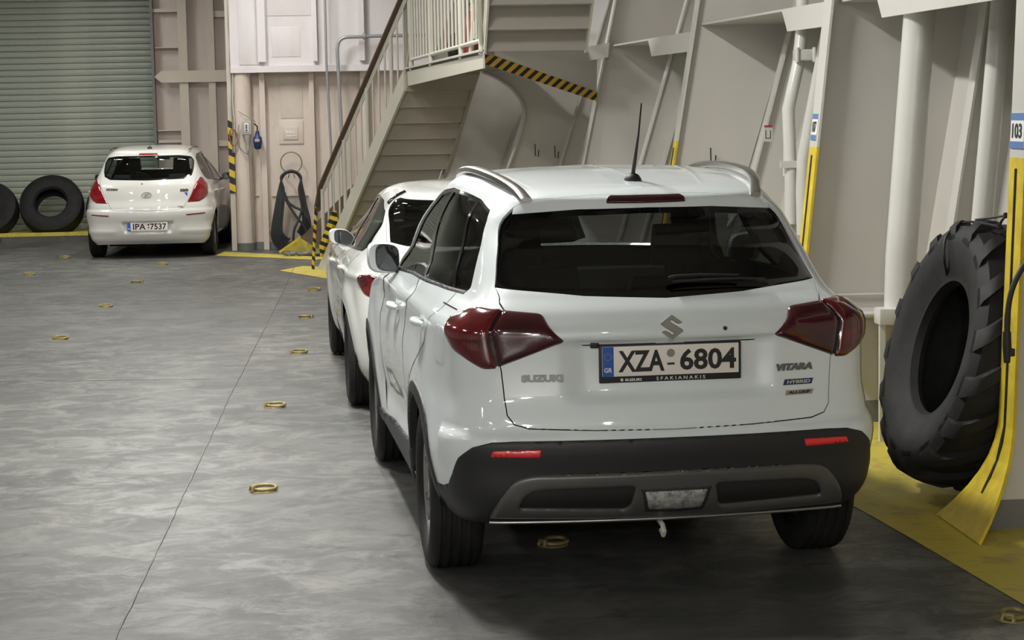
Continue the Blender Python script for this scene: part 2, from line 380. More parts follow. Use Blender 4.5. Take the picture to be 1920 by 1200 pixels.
#  z    k |W@-.85 -.4   0    .6   1.4   2.5   3.1  3.6 | YR    BR   rc  | YF   BF   rf
VR=[
(.24,0,  .50, .60, .70, .7555, .7555, .74, .66,.5,  -.20,.04,.14, 3.15,.10,.20),
(.30,0,  .68, .775, .84, .85, .85, .85, .78,.6,  -.66,.05,.17, 3.28,.12,.25),
(.42,0,  .75, .845,.875,.862,.862,.875,.80,.6,  -.80,.06,.20, 3.34,.12,.28),
(.56,0,  .76, .865,.888,.868,.868,.887,.81,.6,  -.82,.07,.22, 3.355,.12,.28),
(.68,0,  .76, .85,.888,.872,.872,.888,.81,.6,  -.805,.07,.21, 3.35,.12,.28),
(.80,0,  .755,.83,.880,.876,.876,.882,.80,.6,  -.775,.07,.19, 3.33,.12,.28),
(.92,0,  .75, .825, .862,.872,.872,.868,.78,.6,  -.765,.07,.17, 3.12,.12,.30),
(1.02,0, .74, .822,.845,.856,.862,.84, .74,.6,  -.765,.075,.16, 2.55,.12,.30),
(1.085,0, .69, .765,.80,.82, .82, .78, .68,.5,  -.735,.075,.15, 2.16,.16,.30),
(1.15,0, .645, .692,.75,.785,.785,.75, .62,.5,  -.665,.075,.14, 2.06,.20,.26),
(1.20,0.1,.625,.67,.73,.752,.752,.71, .60,.5,  -.615,.075,.14, 2.0,.20,.24),
(1.32,.2,.58, .622,.67,.71,.712,.67, .58,.5,  -.485,.075,.13, 1.88,.19,.22),
(1.44,.4,.52, .562,.625,.665,.665,.61,.55,.5,  -.365,.070,.12, 1.57,.16,.20),
(1.505,.6,.46,.508,.58,.633,.63, .58,.52,.5,  -.355,.06,.14, 1.40,.14,.20),
(1.56,.85,.40,.455, .54,.588,.585, .55,.5,.48,  -.345,.05,.16, 1.25,.12,.20),
(1.585,.95,.34,.40,.475, .52,.515,  .50,.45,.42, -.31,.05,.16, 1.16,.12,.20),
(1.60,1, .20, .24, .29, .31,.31,  .30,.27,.25, -.28,.05,.14, 1.10,.11,.14),
(1.605,1, .002,.002,.002,.002,.002,.002,.002,.002, -.27,.05,.001,1.09,.11,.001),
]
def vcam(y): return -.075*np.clip((.55-y)/.95,0,2)**2-.05*np.clip((y-.9)/.9,0,2)**2
# i20
IR=[
(.19,0,  .62, .70, .74, .76, .76, .74, .66,.5,  -.50,.04,.14, 3.10,.10,.20),
(.26,0,  .68, .765,.80, .81, .81, .80, .70,.5,  -.60,.07,.20, 3.20,.14,.25),
(.40,0,  .70, .795,.835,.83, .83, .84, .74,.5,  -.65,.09,.24, 3.28,.16,.28),
(.55,0,  .70, .805,.850,.84, .84, .85, .75,.5,  -.665,.10,.25, 3.31,.16,.28),
(.66,0,  .69, .80, .85, .845,.845,.85, .75,.5,  -.655,.10,.25, 3.30,.16,.28),
(.76,0,  .67, .785,.84, .845,.845,.84, .74,.5,  -.62,.10,.24, 3.22,.16,.28),
(.86,0,  .65, .765,.825,.835,.835,.82, .70,.5,  -.60,.10,.23, 3.00,.16,.28),
(.95,0,  .62, .735,.795,.81, .81, .79, .66,.5,  -.575,.10,.22, 2.60,.16,.28),
(1.01,.0,.59, .70, .76, .78, .78, .76, .64,.5,  -.545,.10,.21, 2.35,.16,.28),
(1.12,.1,.55, .65, .71, .735,.73, .70, .62,.5,  -.47,.09,.20, 2.10,.16,.25),
(1.24,.25,.51,.60, .66, .69, .68, .64, .60,.5,  -.375,.09,.19, 1.78,.16,.22),
(1.35,.5,.47, .555,.615,.64, .63, .60, .55,.5,  -.28,.08,.18, 1.45,.14,.20),
(1.405,.7,.44,.52, .58, .605,.60, .57, .52,.5,  -.27,.07,.18, 1.30,.12,.20),
(1.445,.85,.39,.47,.53, .555,.55, .53, .48,.45, -.25,.06,.17, 1.18,.12,.20),
(1.475,.95,.32,.39,.45, .47, .47, .46, .42,.4, -.21,.05,.16, 1.08,.12,.18),
(1.488,1, .18,.22,.26, .28, .28, .28, .25,.24, -.17,.04,.12, 1.02,.11,.12),
(1.490,1, .002,.002,.002,.002,.002,.002,.002,.002, -.16,.04,.001,1.01,.11,.001),
]
def icam(y): return -.07*np.clip((.6-y)/.9,0,2)**2-.05*np.clip((y-.8)/.8,0,2)**2
# compact hatchback (second car)
MR=[
(.19,0,  .66, .74, .78, .79, .79, .78, .70,.55,  -.55,.04,.14, 3.30,.10,.20),
(.28,0,  .72, .80, .84, .85, .85, .84, .76,.6,  -.68,.07,.20, 3.42,.14,.25),
(.42,0,  .75, .83, .875,.87, .87, .875,.80,.6,  -.72,.09,.24, 3.50,.16,.28),
(.56,0,  .75, .84, .888,.875,.875,.888,.81,.6,  -.735,.10,.25, 3.55,.16,.28),
(.68,0,  .74, .835,.888,.880,.880,.888,.81,.6,  -.72,.10,.25, 3.54,.16,.28),
(.78,0,  .72, .825,.880,.885,.885,.882,.80,.6,  -.70,.10,.24, 3.45,.16,.28),
(.87,0,  .71, .815,.870,.880,.880,.870,.77,.55,  -.69,.10,.23, 2.95,.16,.28),
(.94,0,  .68, .79, .845,.855,.855,.84, .72,.55,  -.66,.10,.22, 2.3,.16,.28),
(.99,.0, .65, .75, .805,.82, .82, .79, .68,.5,  -.62,.10,.21, 2.15,.16,.28),
(1.09,.1,.60, .69, .75, .765,.76, .72, .62,.5,  -.50,.09,.20, 2.10,.16,.25),
(1.20,.25,.55,.635,.69, .71, .70, .66, .60,.5,  -.37,.09,.19, 1.80,.16,.22),
(1.30,.5,.51, .59, .64, .66, .65, .62, .55,.5,  -.25,.08,.18, 1.48,.14,.20),
(1.35,.7,.48, .555,.605,.625,.62, .58, .52,.5,  -.26,.07,.18, 1.33,.12,.20),
(1.39,.85,.43,.50,.55, .575,.57, .54, .48,.45, -.24,.06,.17, 1.20,.12,.20),
(1.42,.95,.35,.41,.46, .48, .48, .47, .42,.4, -.20,.05,.16, 1.10,.12,.18),
(1.433,1, .18,.22,.26, .28, .28, .28, .25,.24, -.17,.04,.12, 1.04,.11,.12),
(1.435,1, .002,.002,.002,.002,.002,.002,.002,.002, -.16,.04,.001,1.03,.11,.001),
]
def mcam(y): return -.09*np.clip((.6-y)/.9,0,2)**2-.06*np.clip((y-.8)/.8,0,2)**2

def tweak(R,zlo,zhi,dz,dW,dYF):
    out=[]
    for r in R:
        r=list(r);t=float(np.clip((r[0]-zlo)/(zhi-zlo),0,1))
        r[0]+=dz*t
        if r[2]>.1:
            for i in range(2,10): r[i]+=dW*t
        if r[0]>zlo: r[13]+=dYF*t
        out.append(tuple(r))
    return out
VR=tweak(VR,1.4,1.6,-.012,0,0)
IR=tweak([r[:2]+tuple(w-.012 if w>.1 else w for w in r[2:10])+r[10:] for r in IR],.9,1.3,-.022,-.02,-.08)
MR=tweak([r[:2]+tuple(w-.006 if w>.1 else w for w in r[2:10])+r[10:] for r in MR],.85,1.2,-.035,-.03,-.2)
# ================================================================= the deck
def flat(name,pts,mat,z,parent=None,**k): return MB().add([(x,y,z) for x,y in pts],[tuple(range(len(pts)))]).build(name,mat,parent,**k)
floor=box('floor',(-13,-12,-.08),(5.5,32.5,0),MT['floor'],kind='structure')
YF_=[2,5.5,8.3,11.1,13.9,16.7,19.5,22.3,25.1,28];XF_=[3.05,2.93,2.765,2.555,2.19,1.865,1.46,.95,.45,0];LF_=[.02,.02,.035,.105,.165,.216,.29,.35,.40,.4]
def flX(y,z):
    z=np.asarray(z,float);b=np.interp(y,YF_,XF_)+np.interp(y,YF_,LF_)*(z-1.42)
    return b-.20*np.clip(1-z/.48,0,1)**2
def huX(y,z): return np.interp(y,YF_,[3.9,3.8,3.62,3.30,2.74,2.42,2.05,1.6,1.15,.7])+np.interp(y,YF_,[.10,.12,.13,.16,.30,.30,.32,.34,.36,.36])*(z-1.42)
# painted walkway edge, welds
edge=[(4,2.62),(5.5,2.50),(6.9,2.372),(8.1,2.27),(8.7,2.208),(11.1,1.98),(13.9,1.62),(16.7,1.28),(19.5,.85),(21.2,.45)]
flat('yellow_line',[(x,y) for y,x in edge]+[(x+1.2,y) for y,x in edge[::-1]],MT['mark'],.0025,floor)
flat('yellow_line',[(-2.02,26.12),(-1.30,25.55),(-.66,24.95),(-.45,25.25),(-1.1,26.0),(-1.95,26.85)],MT['mark'],.0025,floor)
flat('yellow_line',[(-1.06,23.36),(-.80,23.98),(-.35,23.6),(.1,22.2),(-.40,21.9)],MT['mark'],.0025,floor)
MT['weld']=plain('weld_paint',(.15,.145,.13),.5,grime=.7,gs=5,tone=(.07,.07,.065))
def weld(pts,r): 
    m=MB();P=[]
    for (a,b) in zip(pts[:-1],pts[1:]):
        n=max(2,int(math.dist(a,b)/.12));P+=[(a[0]+(b[0]-a[0])*k/n+random.uniform(-.003,.003),a[1]+(b[1]-a[1])*k/n,.0) for k in range(n)]
    P.append((pts[-1][0],pts[-1][1],0));m.tube(P,[r*random.uniform(.7,1.3) for _ in P],6);m.build('weld_seam',MT['weld'],floor,smooth=60)
weld([(-.915,3),(-.93,7.1),(-.934,12.9),(-.90,19.8),(-.90,24)],.0045)
weld([(-9,14.05),(-2.6,13.95),(-.36,13.70)],.004);weld([(-4.4,3),(-4.4,26)],.004);weld([(-9,20.3),(-1,20.2)],.004);
# ---------------------------------------------------------------- lashing rings
def lashing(x,y,a,label,s=1.):
    r=empty('lashing_ring',(x,y,0),a,label=label,cat='lashing ring',group='lashing rings on the deck')
    m=MB();m.lathe([(0,.066*s),(.004,.064*s),(.006,.05*s),(.002,.04*s),(.002,0)],24,'z');m.build('base_pot',MT['brass'],r,smooth=40)
    m=MB();P=[(.058*s*math.cos(t)+.012,.040*s*math.sin(t),.016+.006*math.sin(t*1.)) for t in np.linspace(0,2*math.pi,22,endpoint=False)];m.tube(P,.0095*s,8,True);m.build('ring',MT['brass'],r,smooth=60)
    m=MB();m.tube([(-.055*s,-.022,.004),(-.05*s,-.018,.024),(-.05*s,.018,.024),(-.055*s,.022,.004)],.009,7);m.build('lug',MT['brass'],r,smooth=60)
    return r
MT['brass']=plain('brass_ring_paint',(.30,.25,.10),.45,metal=.3,grime=.6,gs=30,tone=(.15,.11,.04))
RG=[(492,917,'lashing ring on the open deck, nearest one left of the nearest car'),(514,760,'lashing ring on the deck, second from the camera left of the nearest car'),(559,660,'lashing ring on the deck, third from the camera, left of the hatchback rear wheel'),(575,594,'lashing ring on the deck beside the hatchback front wheel'),(588,543,'lashing ring on the deck near the foot of the stairs'),
 (112,634,'nearest lashing ring of the left-hand row on the open deck'),(197,574,'second nearest lashing ring of the left-hand row'),(258,529,'third lashing ring of the left-hand row on the deck'),(304,495,'lashing ring just behind the far small hatchback'),(54,514,'lashing ring at the far left of the deck'),(122,482,'small far lashing ring left of the far hatchback'),(1036,1017,'brass lashing ring in the shadow under the nearest car'),(1900,1155,'large lashing ring at the right by the yellow painted edge')]
for i,(px,py,lb) in enumerate(RG):
    p=at(px,py,Z=.01);lashing(p[0],p[1],[.3,-.2,.1,2.9,.2,-.3,.15,3.0,.1,.2,-.1,.5,.9][i],lb)
# ---------------------------------------------------------------- shell
ceil=box('ceiling',(-13,-12,4.78),(5.5,32.5,4.9),MT['hull_light'],kind='structure')
for y in np.arange(-8.5,30,2.78): 
    MB().box((-12.9,y-.01,4.48),(5.4,y+.01,4.78)).box((-12.9,y-.07,4.46),(5.4,y+.07,4.48)).build('ceiling_beam',MT['hull_light'],ceil)
box('wall_left',(-13.1,-12,-.05),(-13,32.5,4.9),MT['hull'],kind='structure');wb=box('wall_behind',(-13,-12.1,-.05),(5.5,-12,4.9),MT['hull'],kind='structure')
wl=bpy.data.objects['wall_left']
for i,y in enumerate(np.arange(-10,32,2.78)): MB().box((-13,y-.01,0),(-12.45,y+.01,4.78)).box((-12.47,y-.1,0),(-12.44,y+.1,4.78)).build('web_frame',MT['hull'],wl)
# far bulkhead: recess with the roller shutter
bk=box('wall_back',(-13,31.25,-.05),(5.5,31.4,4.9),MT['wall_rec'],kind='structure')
door=empty('door_1',(-6.5,31.1,.0),kind='structure')
sm_=MB();zz=[(0,0),(.012,.012),(.016,.03),(.010,.075),(.0,.09),(.0,.096)]
pr=[( .0,.0),(-.012,.003),(-.014,.012),(-.012,.074),(-.005,.090),(.0,.093),(.006,.093),(.006,0)]
sm_.prism([(-3.35,y,z) for y,z in pr],(6.70,0,0));s0=sm_.build('slat',MT['shutter'],door,smooth=30);s0.location=(0,0,.12)
for k in range(1,49): copy_part(s0,door,(0,0,.12+.0955*k))
MB().box((3.35,-.14,0),(3.42,.1,4.75)).build('door_frame',MT['hull_grey'],door)
kerb=MB().box((-13,29.90,0),(-2.2,31.2,.085));kb=kerb.build('trim_1',MT['floor'],kind='structure')
MB().box((-13,29.90,.085),(-2.2,31.2,.125)).build('kerb_edge',MT['mark'],kb)
MB().box((-13,29.893,.088),(-2.2,29.90,.1445)).build('kerb_edge',MT['mark'],kb)
# stiffened bulkhead right of the door, at Y=30
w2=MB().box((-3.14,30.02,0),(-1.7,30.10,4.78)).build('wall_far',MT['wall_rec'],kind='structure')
def pxw(x,y,Y=29.85): return at(x,y,Y=Y)[0]
def bar_v(parent,x0,x1,z0,z1,Yp,d,mat,name='stiffener'):
    xm=x0+.012
    MB().box((xm-.008,Yp-d,z0),(xm+.008,Yp,z1)).box((x0,Yp-d-.012,z0),(x1,Yp-d,z1)).build(name,mat,parent)
bar_v(w2,pxw(333,60),pxw(350,60),0,4.78,30.02,.16,MT['wall_bar']);bar_v(w2,pxw(388,60),pxw(401,60),0,4.78,30.02,.16,MT['wall_bar'])
zb=at(360,154,Y=29.8)[2];zt=at(360,132,Y=29.8)[2]
MB().prism([(-3.12,29.83,(zb+zt)/2),(-3.02,29.83,zb),(-1.82,29.83,zb),(-1.82,29.83,zt),(-3.02,29.83,zt)],(0,-.02,0)).build('cross_beam',MT['wall_bar'],w2)
def led(x0,x1,y0,y1,nm='ledge',Y=29.9,d=.12):
    a=at(x0,y1,Y=Y);b=at(x1,y0,Y=Y);MB().box((a[0],Y-.01,a[2]),(b[0],30.03,b[2])).build(nm,MT['wall_bar'],w2)
led(285,333,16,23);led(291,336,88,90.5);led(400,422,20,32);led(410,433,263,274);led(296,345,243,246);led(298,346,262,268);led(404,433,143,146)
MB().box((-3.16,29.84,0),(-3.12,30.05,4.78)).build('edge_post',MT['hull_grey'],w2)
box('base_strip',(-3.14,29.95,.125),(-1.8,30.03,.45),MT['hull_grey'],w2)
# nearer bulkhead
w3=MB().box((-1.80,27.26,0),(1.4,27.34,2.5)).box((-1.80,27.30,0),(-1.76,30.1,4.78)).build('wall_front',MT['wall'],kind='structure')
w4=MB().box((-1.80,27.02,2.5),(1.8,27.10,4.78)).box((-1.80,27.0,2.42),(1.6,27.3,2.50)).build('wall_upper',MT['wall_up'],kind='structure')
MB().box((at(480,130,Y=26.98)[0],26.95,at(480,136,Y=26.98)[2]),(1.5,27.02,at(480,124,Y=26.98)[2])).build('ledge_beam',MT['wall_up'],w4)
for a,b in ((482,497),(585,594),(672,683)):
    bar_v(w4,at(a,60,Y=26.9)[0],at(b,60,Y=26.9)[0],2.56,4.78,27.02,.09,MT['wall_up'])
for a,b in ((487,497),(580,589),(676,690)):
    bar_v(w3,at(a,200,Y=27.1)[0],at(b,200,Y=27.1)[0],0,2.44,27.26,.13,MT['wall'])
def panel(x0,x1,y0,y1,Y,mat,par,nm='cover_panel',t=.02,hole=None):
    a=at(x0,y1,Y=Y);b=at(x1,y0,Y=Y);return MB().box((a[0],Y-t,a[2]),(b[0],Y,b[2])).build(nm,mat,par,bevel=.004)
panel(510,562,50,107,27.02,MT['wall_up'],w4,t=.008);panel(449,481,-60,122,27.02,MT['wall_up'],w4,t=.012);panel(500,580,-80,30,27.02,MT['wall_up'],w4,t=.01)
panel(524,568,226,270,27.26,MT['wall'],w3);panel(527,566,140,222,27.26,MT['wall'],w3,t=.008);panel(510,578,366,368,27.26,MT['wall'],w3,t=.03,nm='seam_bar');panel(452,486,366,368,27.26,MT['wall'],w3,t=.03,nm='seam_bar');panel(500,512,430,433,27.26,MT['wall'],w3,t=.03,nm='seam_bar')
# round corner column
col=MB().lathe([(0,.13),(4.78,.13)],24,'z',(-1.67,27.16,0)).build('corner_column',MT['wall'],w3,smooth=60)
MB().lathe([(0,.133),(.10,.133)],24,'z',(-1.67,27.16,0)).build('column_base_band',MT['hull_grey'],w3,smooth=60)
MB().box((-1.55,27.20,0),(.6,27.262,.10)).build('base_strip',MT['hull_grey'],w3)
MB().box((-1.86,27.06,0),(-1.79,27.12,4.78)).build('edge_post',MT['wall_bar'],w3)
hz=stripe_mat('hazard_stripe_wall',(2,0),.19,.5,.5);a=at(434,225,Y=27.05);b=at(441,362,Y=27.05)
MB().box((-1.865,27.045,b[2]),(-1.785,27.06,a[2])).build('hazard_strip',hz,w3)
# cables down the corner
for k,dx in enumerate((0,.02)):
    P=[(-1.80+dx+.006*math.sin(i*1.3+k),27.04,4.7-.12*i) for i in range(29)];tube('wall_cable',P,.008,MT['pipe'] if k else MT['cable'],w3,n=6)
# ---------------------------------------------------------------- pipes on the bulkhead
def thing_tube(name,label,cat,pts,r,mat,**k):
    r0=empty(name,tuple(pts[0]),label=label,cat=cat,**k);m=MB();m.tube([tuple(np.array(p)-np.array(pts[0])) for p in pts],r,12);m.build('run',mat,r0,smooth=60);return r0
def PT(x,y,Y,dx=0): p=at(x,y,Y=Y);return (p[0]+dx,p[1],p[2])
MT['greypipe']=plain('grey_conduit',(.33,.33,.34),.35,metal=.3)
b0=PT(645,330,26.80);t0=PT(633,110,26.80)
cv=[PT(646,400,26.8),b0,PT(640,240,26.80),t0,PT(633,88,26.80),PT(637,76,26.80),PT(648,70,26.80),PT(670,69,26.80),PT(722,67,26.80),PT(800,66,26.80)]
c=thing_tube('conduit','grey bent pipe on the far bulkhead, turning right behind the handrail','pipe',spline(cv,5),.024,MT['greypipe'])
p=np.array(PT(683,68,26.80))-np.array(cv[0]);MB().lathe([(-.02,0),(-.02,.045),(.02,.045),(.02,0)],14,'x',tuple(p)).build('collar',MT['greypipe'],c,smooth=40)
thing_tube('conduit','thin straight grey conduit running down the far bulkhead','pipe',[PT(607,-90,26.80),PT(612,120,26.80),PT(616,190,26.83),PT(623,330,26.83),PT(627,440,26.85)],.017,MT['greypipe'])
# sign plate
sg=empty('sign_plate',PT(545,250,27.225),label='small cream plate with shiny white lettering on the far bulkhead',cat='sign')
s=MB().box((-.10,-.0,-.085),(.10,.012,.085)).build('plate',MT['wall'],sg,bevel=.004)
m=MB()
for k in range(7): m.box((-.07+.02*k,-.004,.0),(-.058+.02*k,.001,.045-.01*(k%3)))
m.box((-.07,-.004,-.04),(.07,.001,-.028));m.build('worn_lettering',MT['white'],sg)['kind']='stuff'
# power sockets and plug
sk=empty('power_socket',PT(464,250,26.985),label='grey power socket box on the far bulkhead corner beside the blue plug',cat='socket')
MB().box((-.075,-.06,-.02),(.06,.04,.17)).build('socket_box',MT['socket'],sk,bevel=.015)
MB().box((-.035,-.066,.02),(.02,-.058,.14)).build('socket_face',MT['wall_up'],sk,bevel=.004)
for dz in (.105,.075,.042): MB().lathe([(0,.013),(-.004,.012),(-.005,0)],12,'y',(-.008,-.066,dz)).build('socket_hole',MT['black'],sk)
MB().lathe([(0,.045),(-.02,.042),(-.10,.040),(-.12,.030),(-.18,.028),(-.22,.024)],18,'z',(0,-.02,-.02)).build('plug_body',MT['socket'],sk,smooth=40)
tube('cable_loop',spline([(-.11,-.02,.12),(-.13,-.02,-.05),(-.11,-.02,-.18),(-.05,-.02,-.26),(.0,-.02,-.27),(.015,-.02,-.22)],6),.007,MT['cable'],sk)
tube('down_cable',[(.01,-.03,-.24),(.015,-.0,-.5),(.03,.02,-1.5)],.007,MT['cable'],sk,n=6)
tube('hanger_wire',[(-.11,0,.30),(-.05,-.02,.26),(.06,-.03,.20),(.12,-.03,.15)],.006,MT['cable'],sk,n=6)
bp=empty('blue_plug',PT(483,262,26.93),label='dark blue industrial plug hanging beside the socket box',cat='plug')
m=MB();m.lathe([(-.13,.030),(-.11,.048),(-.03,.062),(.03,.058),(.05,.035),(.09,.028),(.12,.022),(.12,0)],18,'z');m.build('plug_body',MT['bluep'],bp,smooth=50)
MB().box((-.035,-.075,-.03),(.03,-.045,.01)).build('plug_flap',MT['socket'],bp,bevel=.006);tube('plug_cable',[(0,0,.11),(.0,0,.18),(-.04,0,.22)],.010,MT['black'],bp)
oc=empty('cable_coil',PT(437,258,27.0),label='small coil of orange-brown cable hung on the striped corner',cat='cable')
for k in range(3): tube('loop',[(.055*math.cos(t)+.006*k,-.01*k,.11*math.sin(t)-.03*math.cos(t)) for t in np.linspace(0,2*math.pi,20,endpoint=False)],.005,MT['orange'],oc,n=6,closed=True)
# hose on its ring
hh=PT(546,305,27.1);hr=empty('hose_hook',hh,label='yellow-brown round hook ring on the far bulkhead holding the dark hose',cat='hook')
tube('hook_ring',[(.145*math.sin(t),.0,.145*math.cos(t)) for t in np.linspace(-2.75,2.75,26)],.008,MT['brass'],hr,n=8)
for sx in (-1,1): tube('hook_tip',[(sx*.055,0,-.134),(sx*.03,-.06,-.16),(sx*.045,-.06,-.21)],.007,MT['brass'],hr,n=7)
hs=empty('hose',PT(546,322,27.0),label='dark green-black rubber hose coiled on the ring of the far bulkhead',cat='hose')
MT['hose']=plain('dark_hose',(.022,.028,.028),.45,grime=.3,gs=8,tone=(.05,.055,.05))
def hp(x,y,dy): q=np.array(PT(x,y,27.0-dy));return tuple(q-np.array(hs.location))
rs=random.Random(4)
for k in range(8):
    e=rs.uniform(-1,1);w=rs.uniform(-1,1);dy=.02+.02*k
    L=[hp(546+w,321+e*2,dy),hp(531-k*.6,331,dy),hp(523+k*1.3,355,dy),hp(518+k*1.8+w,385,dy),hp(510+k*2.6,430,dy),hp(512+k*3.6,452-k*1.0,dy),hp(527+k*2.6,470-k*3.2+e,dy)]
    R=[hp(546+w,321+e*2,dy),hp(561+k*.5,331,dy),hp(568-k*1.1,355,dy),hp(575-k*1.5+w,385,dy),hp(581-k*1.9,412,dy),hp(582-k*2.6,432-k*1.2,dy),hp(576-k*2.6,452-k*2.2+e,dy)]
    tube('hose_loop',spline(L[::-1]+R[1:],6),.0135,MT['hose'],hs,n=8)
tube('hose_loop',spline([hp(533,360,.24),hp(540,378,.24),hp(552,388,.24),hp(566,395,.24),hp(574,408,.24),hp(580,420,.2)],6),.0165,MT['hose'],hs,n=8)
tube('hose_loop',spline([hp(534,372,.26),hp(546,392,.26),hp(560,412,.26),hp(570,426,.24),hp(577,450,.2)],6),.0165,MT['hose'],hs,n=8)
tube('hose_loop',spline([hp(566,394,.27),hp(560,412,.27),hp(552,430,.27),hp(550,450,.25),hp(553,458,.22)],6),.0165,MT['hose'],hs,n=8)
# leaning steel plates at the foot of the stairs
rp=empty('leaning_plate',PT(580,465,25.4),label='brown rusty steel plate leaning behind the striped pole by the stairs',cat='metal plate')
def rl(x,y,Y,o=rp): return tuple(np.array(PT(x,y,Y))-np.array(o.location))
MB().prism([rl(563,446,25.4),rl(606,404,25.4),rl(596,467,25.4)],(0,.02,0)).prism([rl(606,404,25.39),rl(668,340,25.39),rl(650,410,25.39),rl(596,467,25.39)],(0,.02,0)).build('plate',MT['ramp'],rp)
ry=empty('folded_ramp',PT(563,470,25.8),label='yellow edged folded ramp lying under the brown plate by the far wall',cat='ramp')
MB().bar(rl(524,473,25.8,ry),rl(564,445,25.8,ry),.04,.03).build('edge_bar',MT['yellow'],ry)
MB().prism([rl(532,470,25.85,ry),rl(564,446,25.85,ry),rl(600,466,25.85,ry),rl(600,474,25.85,ry)],(0,.03,0)).build('infill',MT['mark'],ry)
m=MB();
for k in range(6): m.tube([rl(532+12*k,474+(k%2)*2,25.7,ry),rl(542+12*k,477-(k%2)*2,25.7,ry)],.028,8)
m.build('rubber_flap',MT['hull_grey'],ry,smooth=50)['kind']='stuff'
pl=empty('warning_pole',(-.66,23.443,0),label='thin black and yellow striped pole standing at the foot of the stairs',cat='pole')
MB().tube([(0,0,0),(.03,0,.40),(.062,0,.80)],.019,12).build('shaft',stripe_mat('hazard_stripe_pole',(2,0),.115,.9,.45),pl,smooth=50)
MB().tube([(.06,0,.80),(.10,0,.84),(.15,-.02,.86)],.022,8).build('top_link',MT['pipe'],pl,smooth=50)
# ================================================================= starboard hull
ny,nz=40,24;Ys=np.linspace(-11.9,31.2,ny*2);Zs=np.linspace(0,4.78,nz);m=MB();V=[(float(huX(y,z)),float(y),float(z)) for y in Ys for z in Zs]
m.add(V,[(i*nz+j,(i+1)*nz+j,(i+1)*nz+j+1,i*nz+j+1) for i in range(len(Ys)-1) for j in range(nz-1)])
hull=m.build('wall_right',MT['hull'],smooth=60,kind='structure')
ZF=list(np.linspace(0,.6,9))+list(np.linspace(.75,4.78,22))
FR=[-5.7,-2.9,-.1,2.7,5.5,8.17,11.1,13.9,16.7,19.5,22.3,25.1]
top_curve={19.5:[at(x,y,Y=19.5) for x,y in ((955,310),(966,280),(977,250),(984,225),(984,205),(976,185),(960,166),(938,150),(918,140),(905,135))]}
for Y in FR:
    w=MB();f=MB();t=.012;zs=ZF
    if Y==19.5:
        c=top_curve[Y];zc=[(float(flX(Y,z)),z) for z in np.linspace(0,1.2,9)]+[(p[0],p[2]) for p in c]
        hullp=[(float(huX(Y,z)),z) for z in np.linspace(0,2.42,8)]
        poly=zc+[(zc[-1][0],2.42)]+hullp[::-1]
        pts=[(x,z) for x,z in zc]
        w.prism([(x,Y-t/2,z) for x,z in poly],(0,t,0))
        path=zc
    else:
        path=[(float(flX(Y,z)),z) for z in zs];hp_=[(float(huX(Y,z)),z) for z in zs]
        for i in range(len(zs)-1):
            w.hexa([(path[i][0],Y-t/2,zs[i]),(hp_[i][0],Y-t/2,zs[i]),(hp_[i][0],Y+t/2,zs[i]),(path[i][0],Y+t/2,zs[i])],[(path[i+1][0],Y-t/2,zs[i+1]),(hp_[i+1][0],Y-t/2,zs[i+1]),(hp_[i+1][0],Y+t/2,zs[i+1]),(path[i+1][0],Y+t/2,zs[i+1])])
    wo=w.build('web_frame',MT['hull'],hull)
    wf=lambda z:.095+.21*max(0,1-z/.50)**1.9 if Y!=19.5 else .05
    if Y>13: wf=lambda z:.07
    def strip(z0,z1,mat,nm,off=0,wk=1.):
        m=MB();pp=[(x,z) for x,z in path if z0-1e-6<=z<=z1+1e-6] if z1-z0<9 else path
        ex=[z for z in (z0,z1)];
        if z1-z0<9: pp=[(float(flX(Y,z)),z) for z in sorted(set([z0,z1]+[z for _,z in pp]))]
        for i in range(len(pp)-1):
            (xa,za),(xb,zb_)=pp[i],pp[i+1];dx,dz=xb-xa,zb_-za;L=math.hypot(dx,dz);nx,nz_=-dz/L,dx/L
            a,b=wf(za)*wk,wf(zb_)*wk;th=.014
            lo=[(xa+nx*off,Y-a,za+nz_*off),(xa+nx*off,Y+a,za+nz_*off),(xa+nx*(off+th),Y+a,za+nz_*(off+th)),(xa+nx*(off+th),Y-a,za+nz_*(off+th))]
            hi=[(xb+nx*off,Y-b,zb_+nz_*off),(xb+nx*off,Y+b,zb_+nz_*off),(xb+nx*(off+th),Y+b,zb_+nz_*(off+th)),(xb+nx*(off+th),Y-b,zb_+nz_*(off+th))]
            m.hexa(lo,hi)
        m.build(nm,mat,wo)
    if Y<14 and Y!=19.5:
        strip(1.605,4.78,MT['hull_light'],'flange');strip(0,1.605,MT['yellow'],'painted_flange')
        m=MB();pp=[(float(flX(Y,z)),z) for z in (.16,.3,.45,.6,.9,1.2,1.56)]
        m.tube([(x-.016,Y-.0,z) for x,z in pp],.007,6);m.build('slot_line',MT['black'],wo)
    else: strip(0,99,MT['hull_light'],'flange')
# skirting paint at the foot of the webs
for Y in FR:
    if Y<17:
        MB().prism([(float(flX(Y,z))+.02,Y-.0075,z) for z in (0.,.13)]+[(3.5,Y-.0075,.13),(3.5,Y-.0075,0)],(0,-.003,0)).build('skirting',MT['hull_grey'],hull)
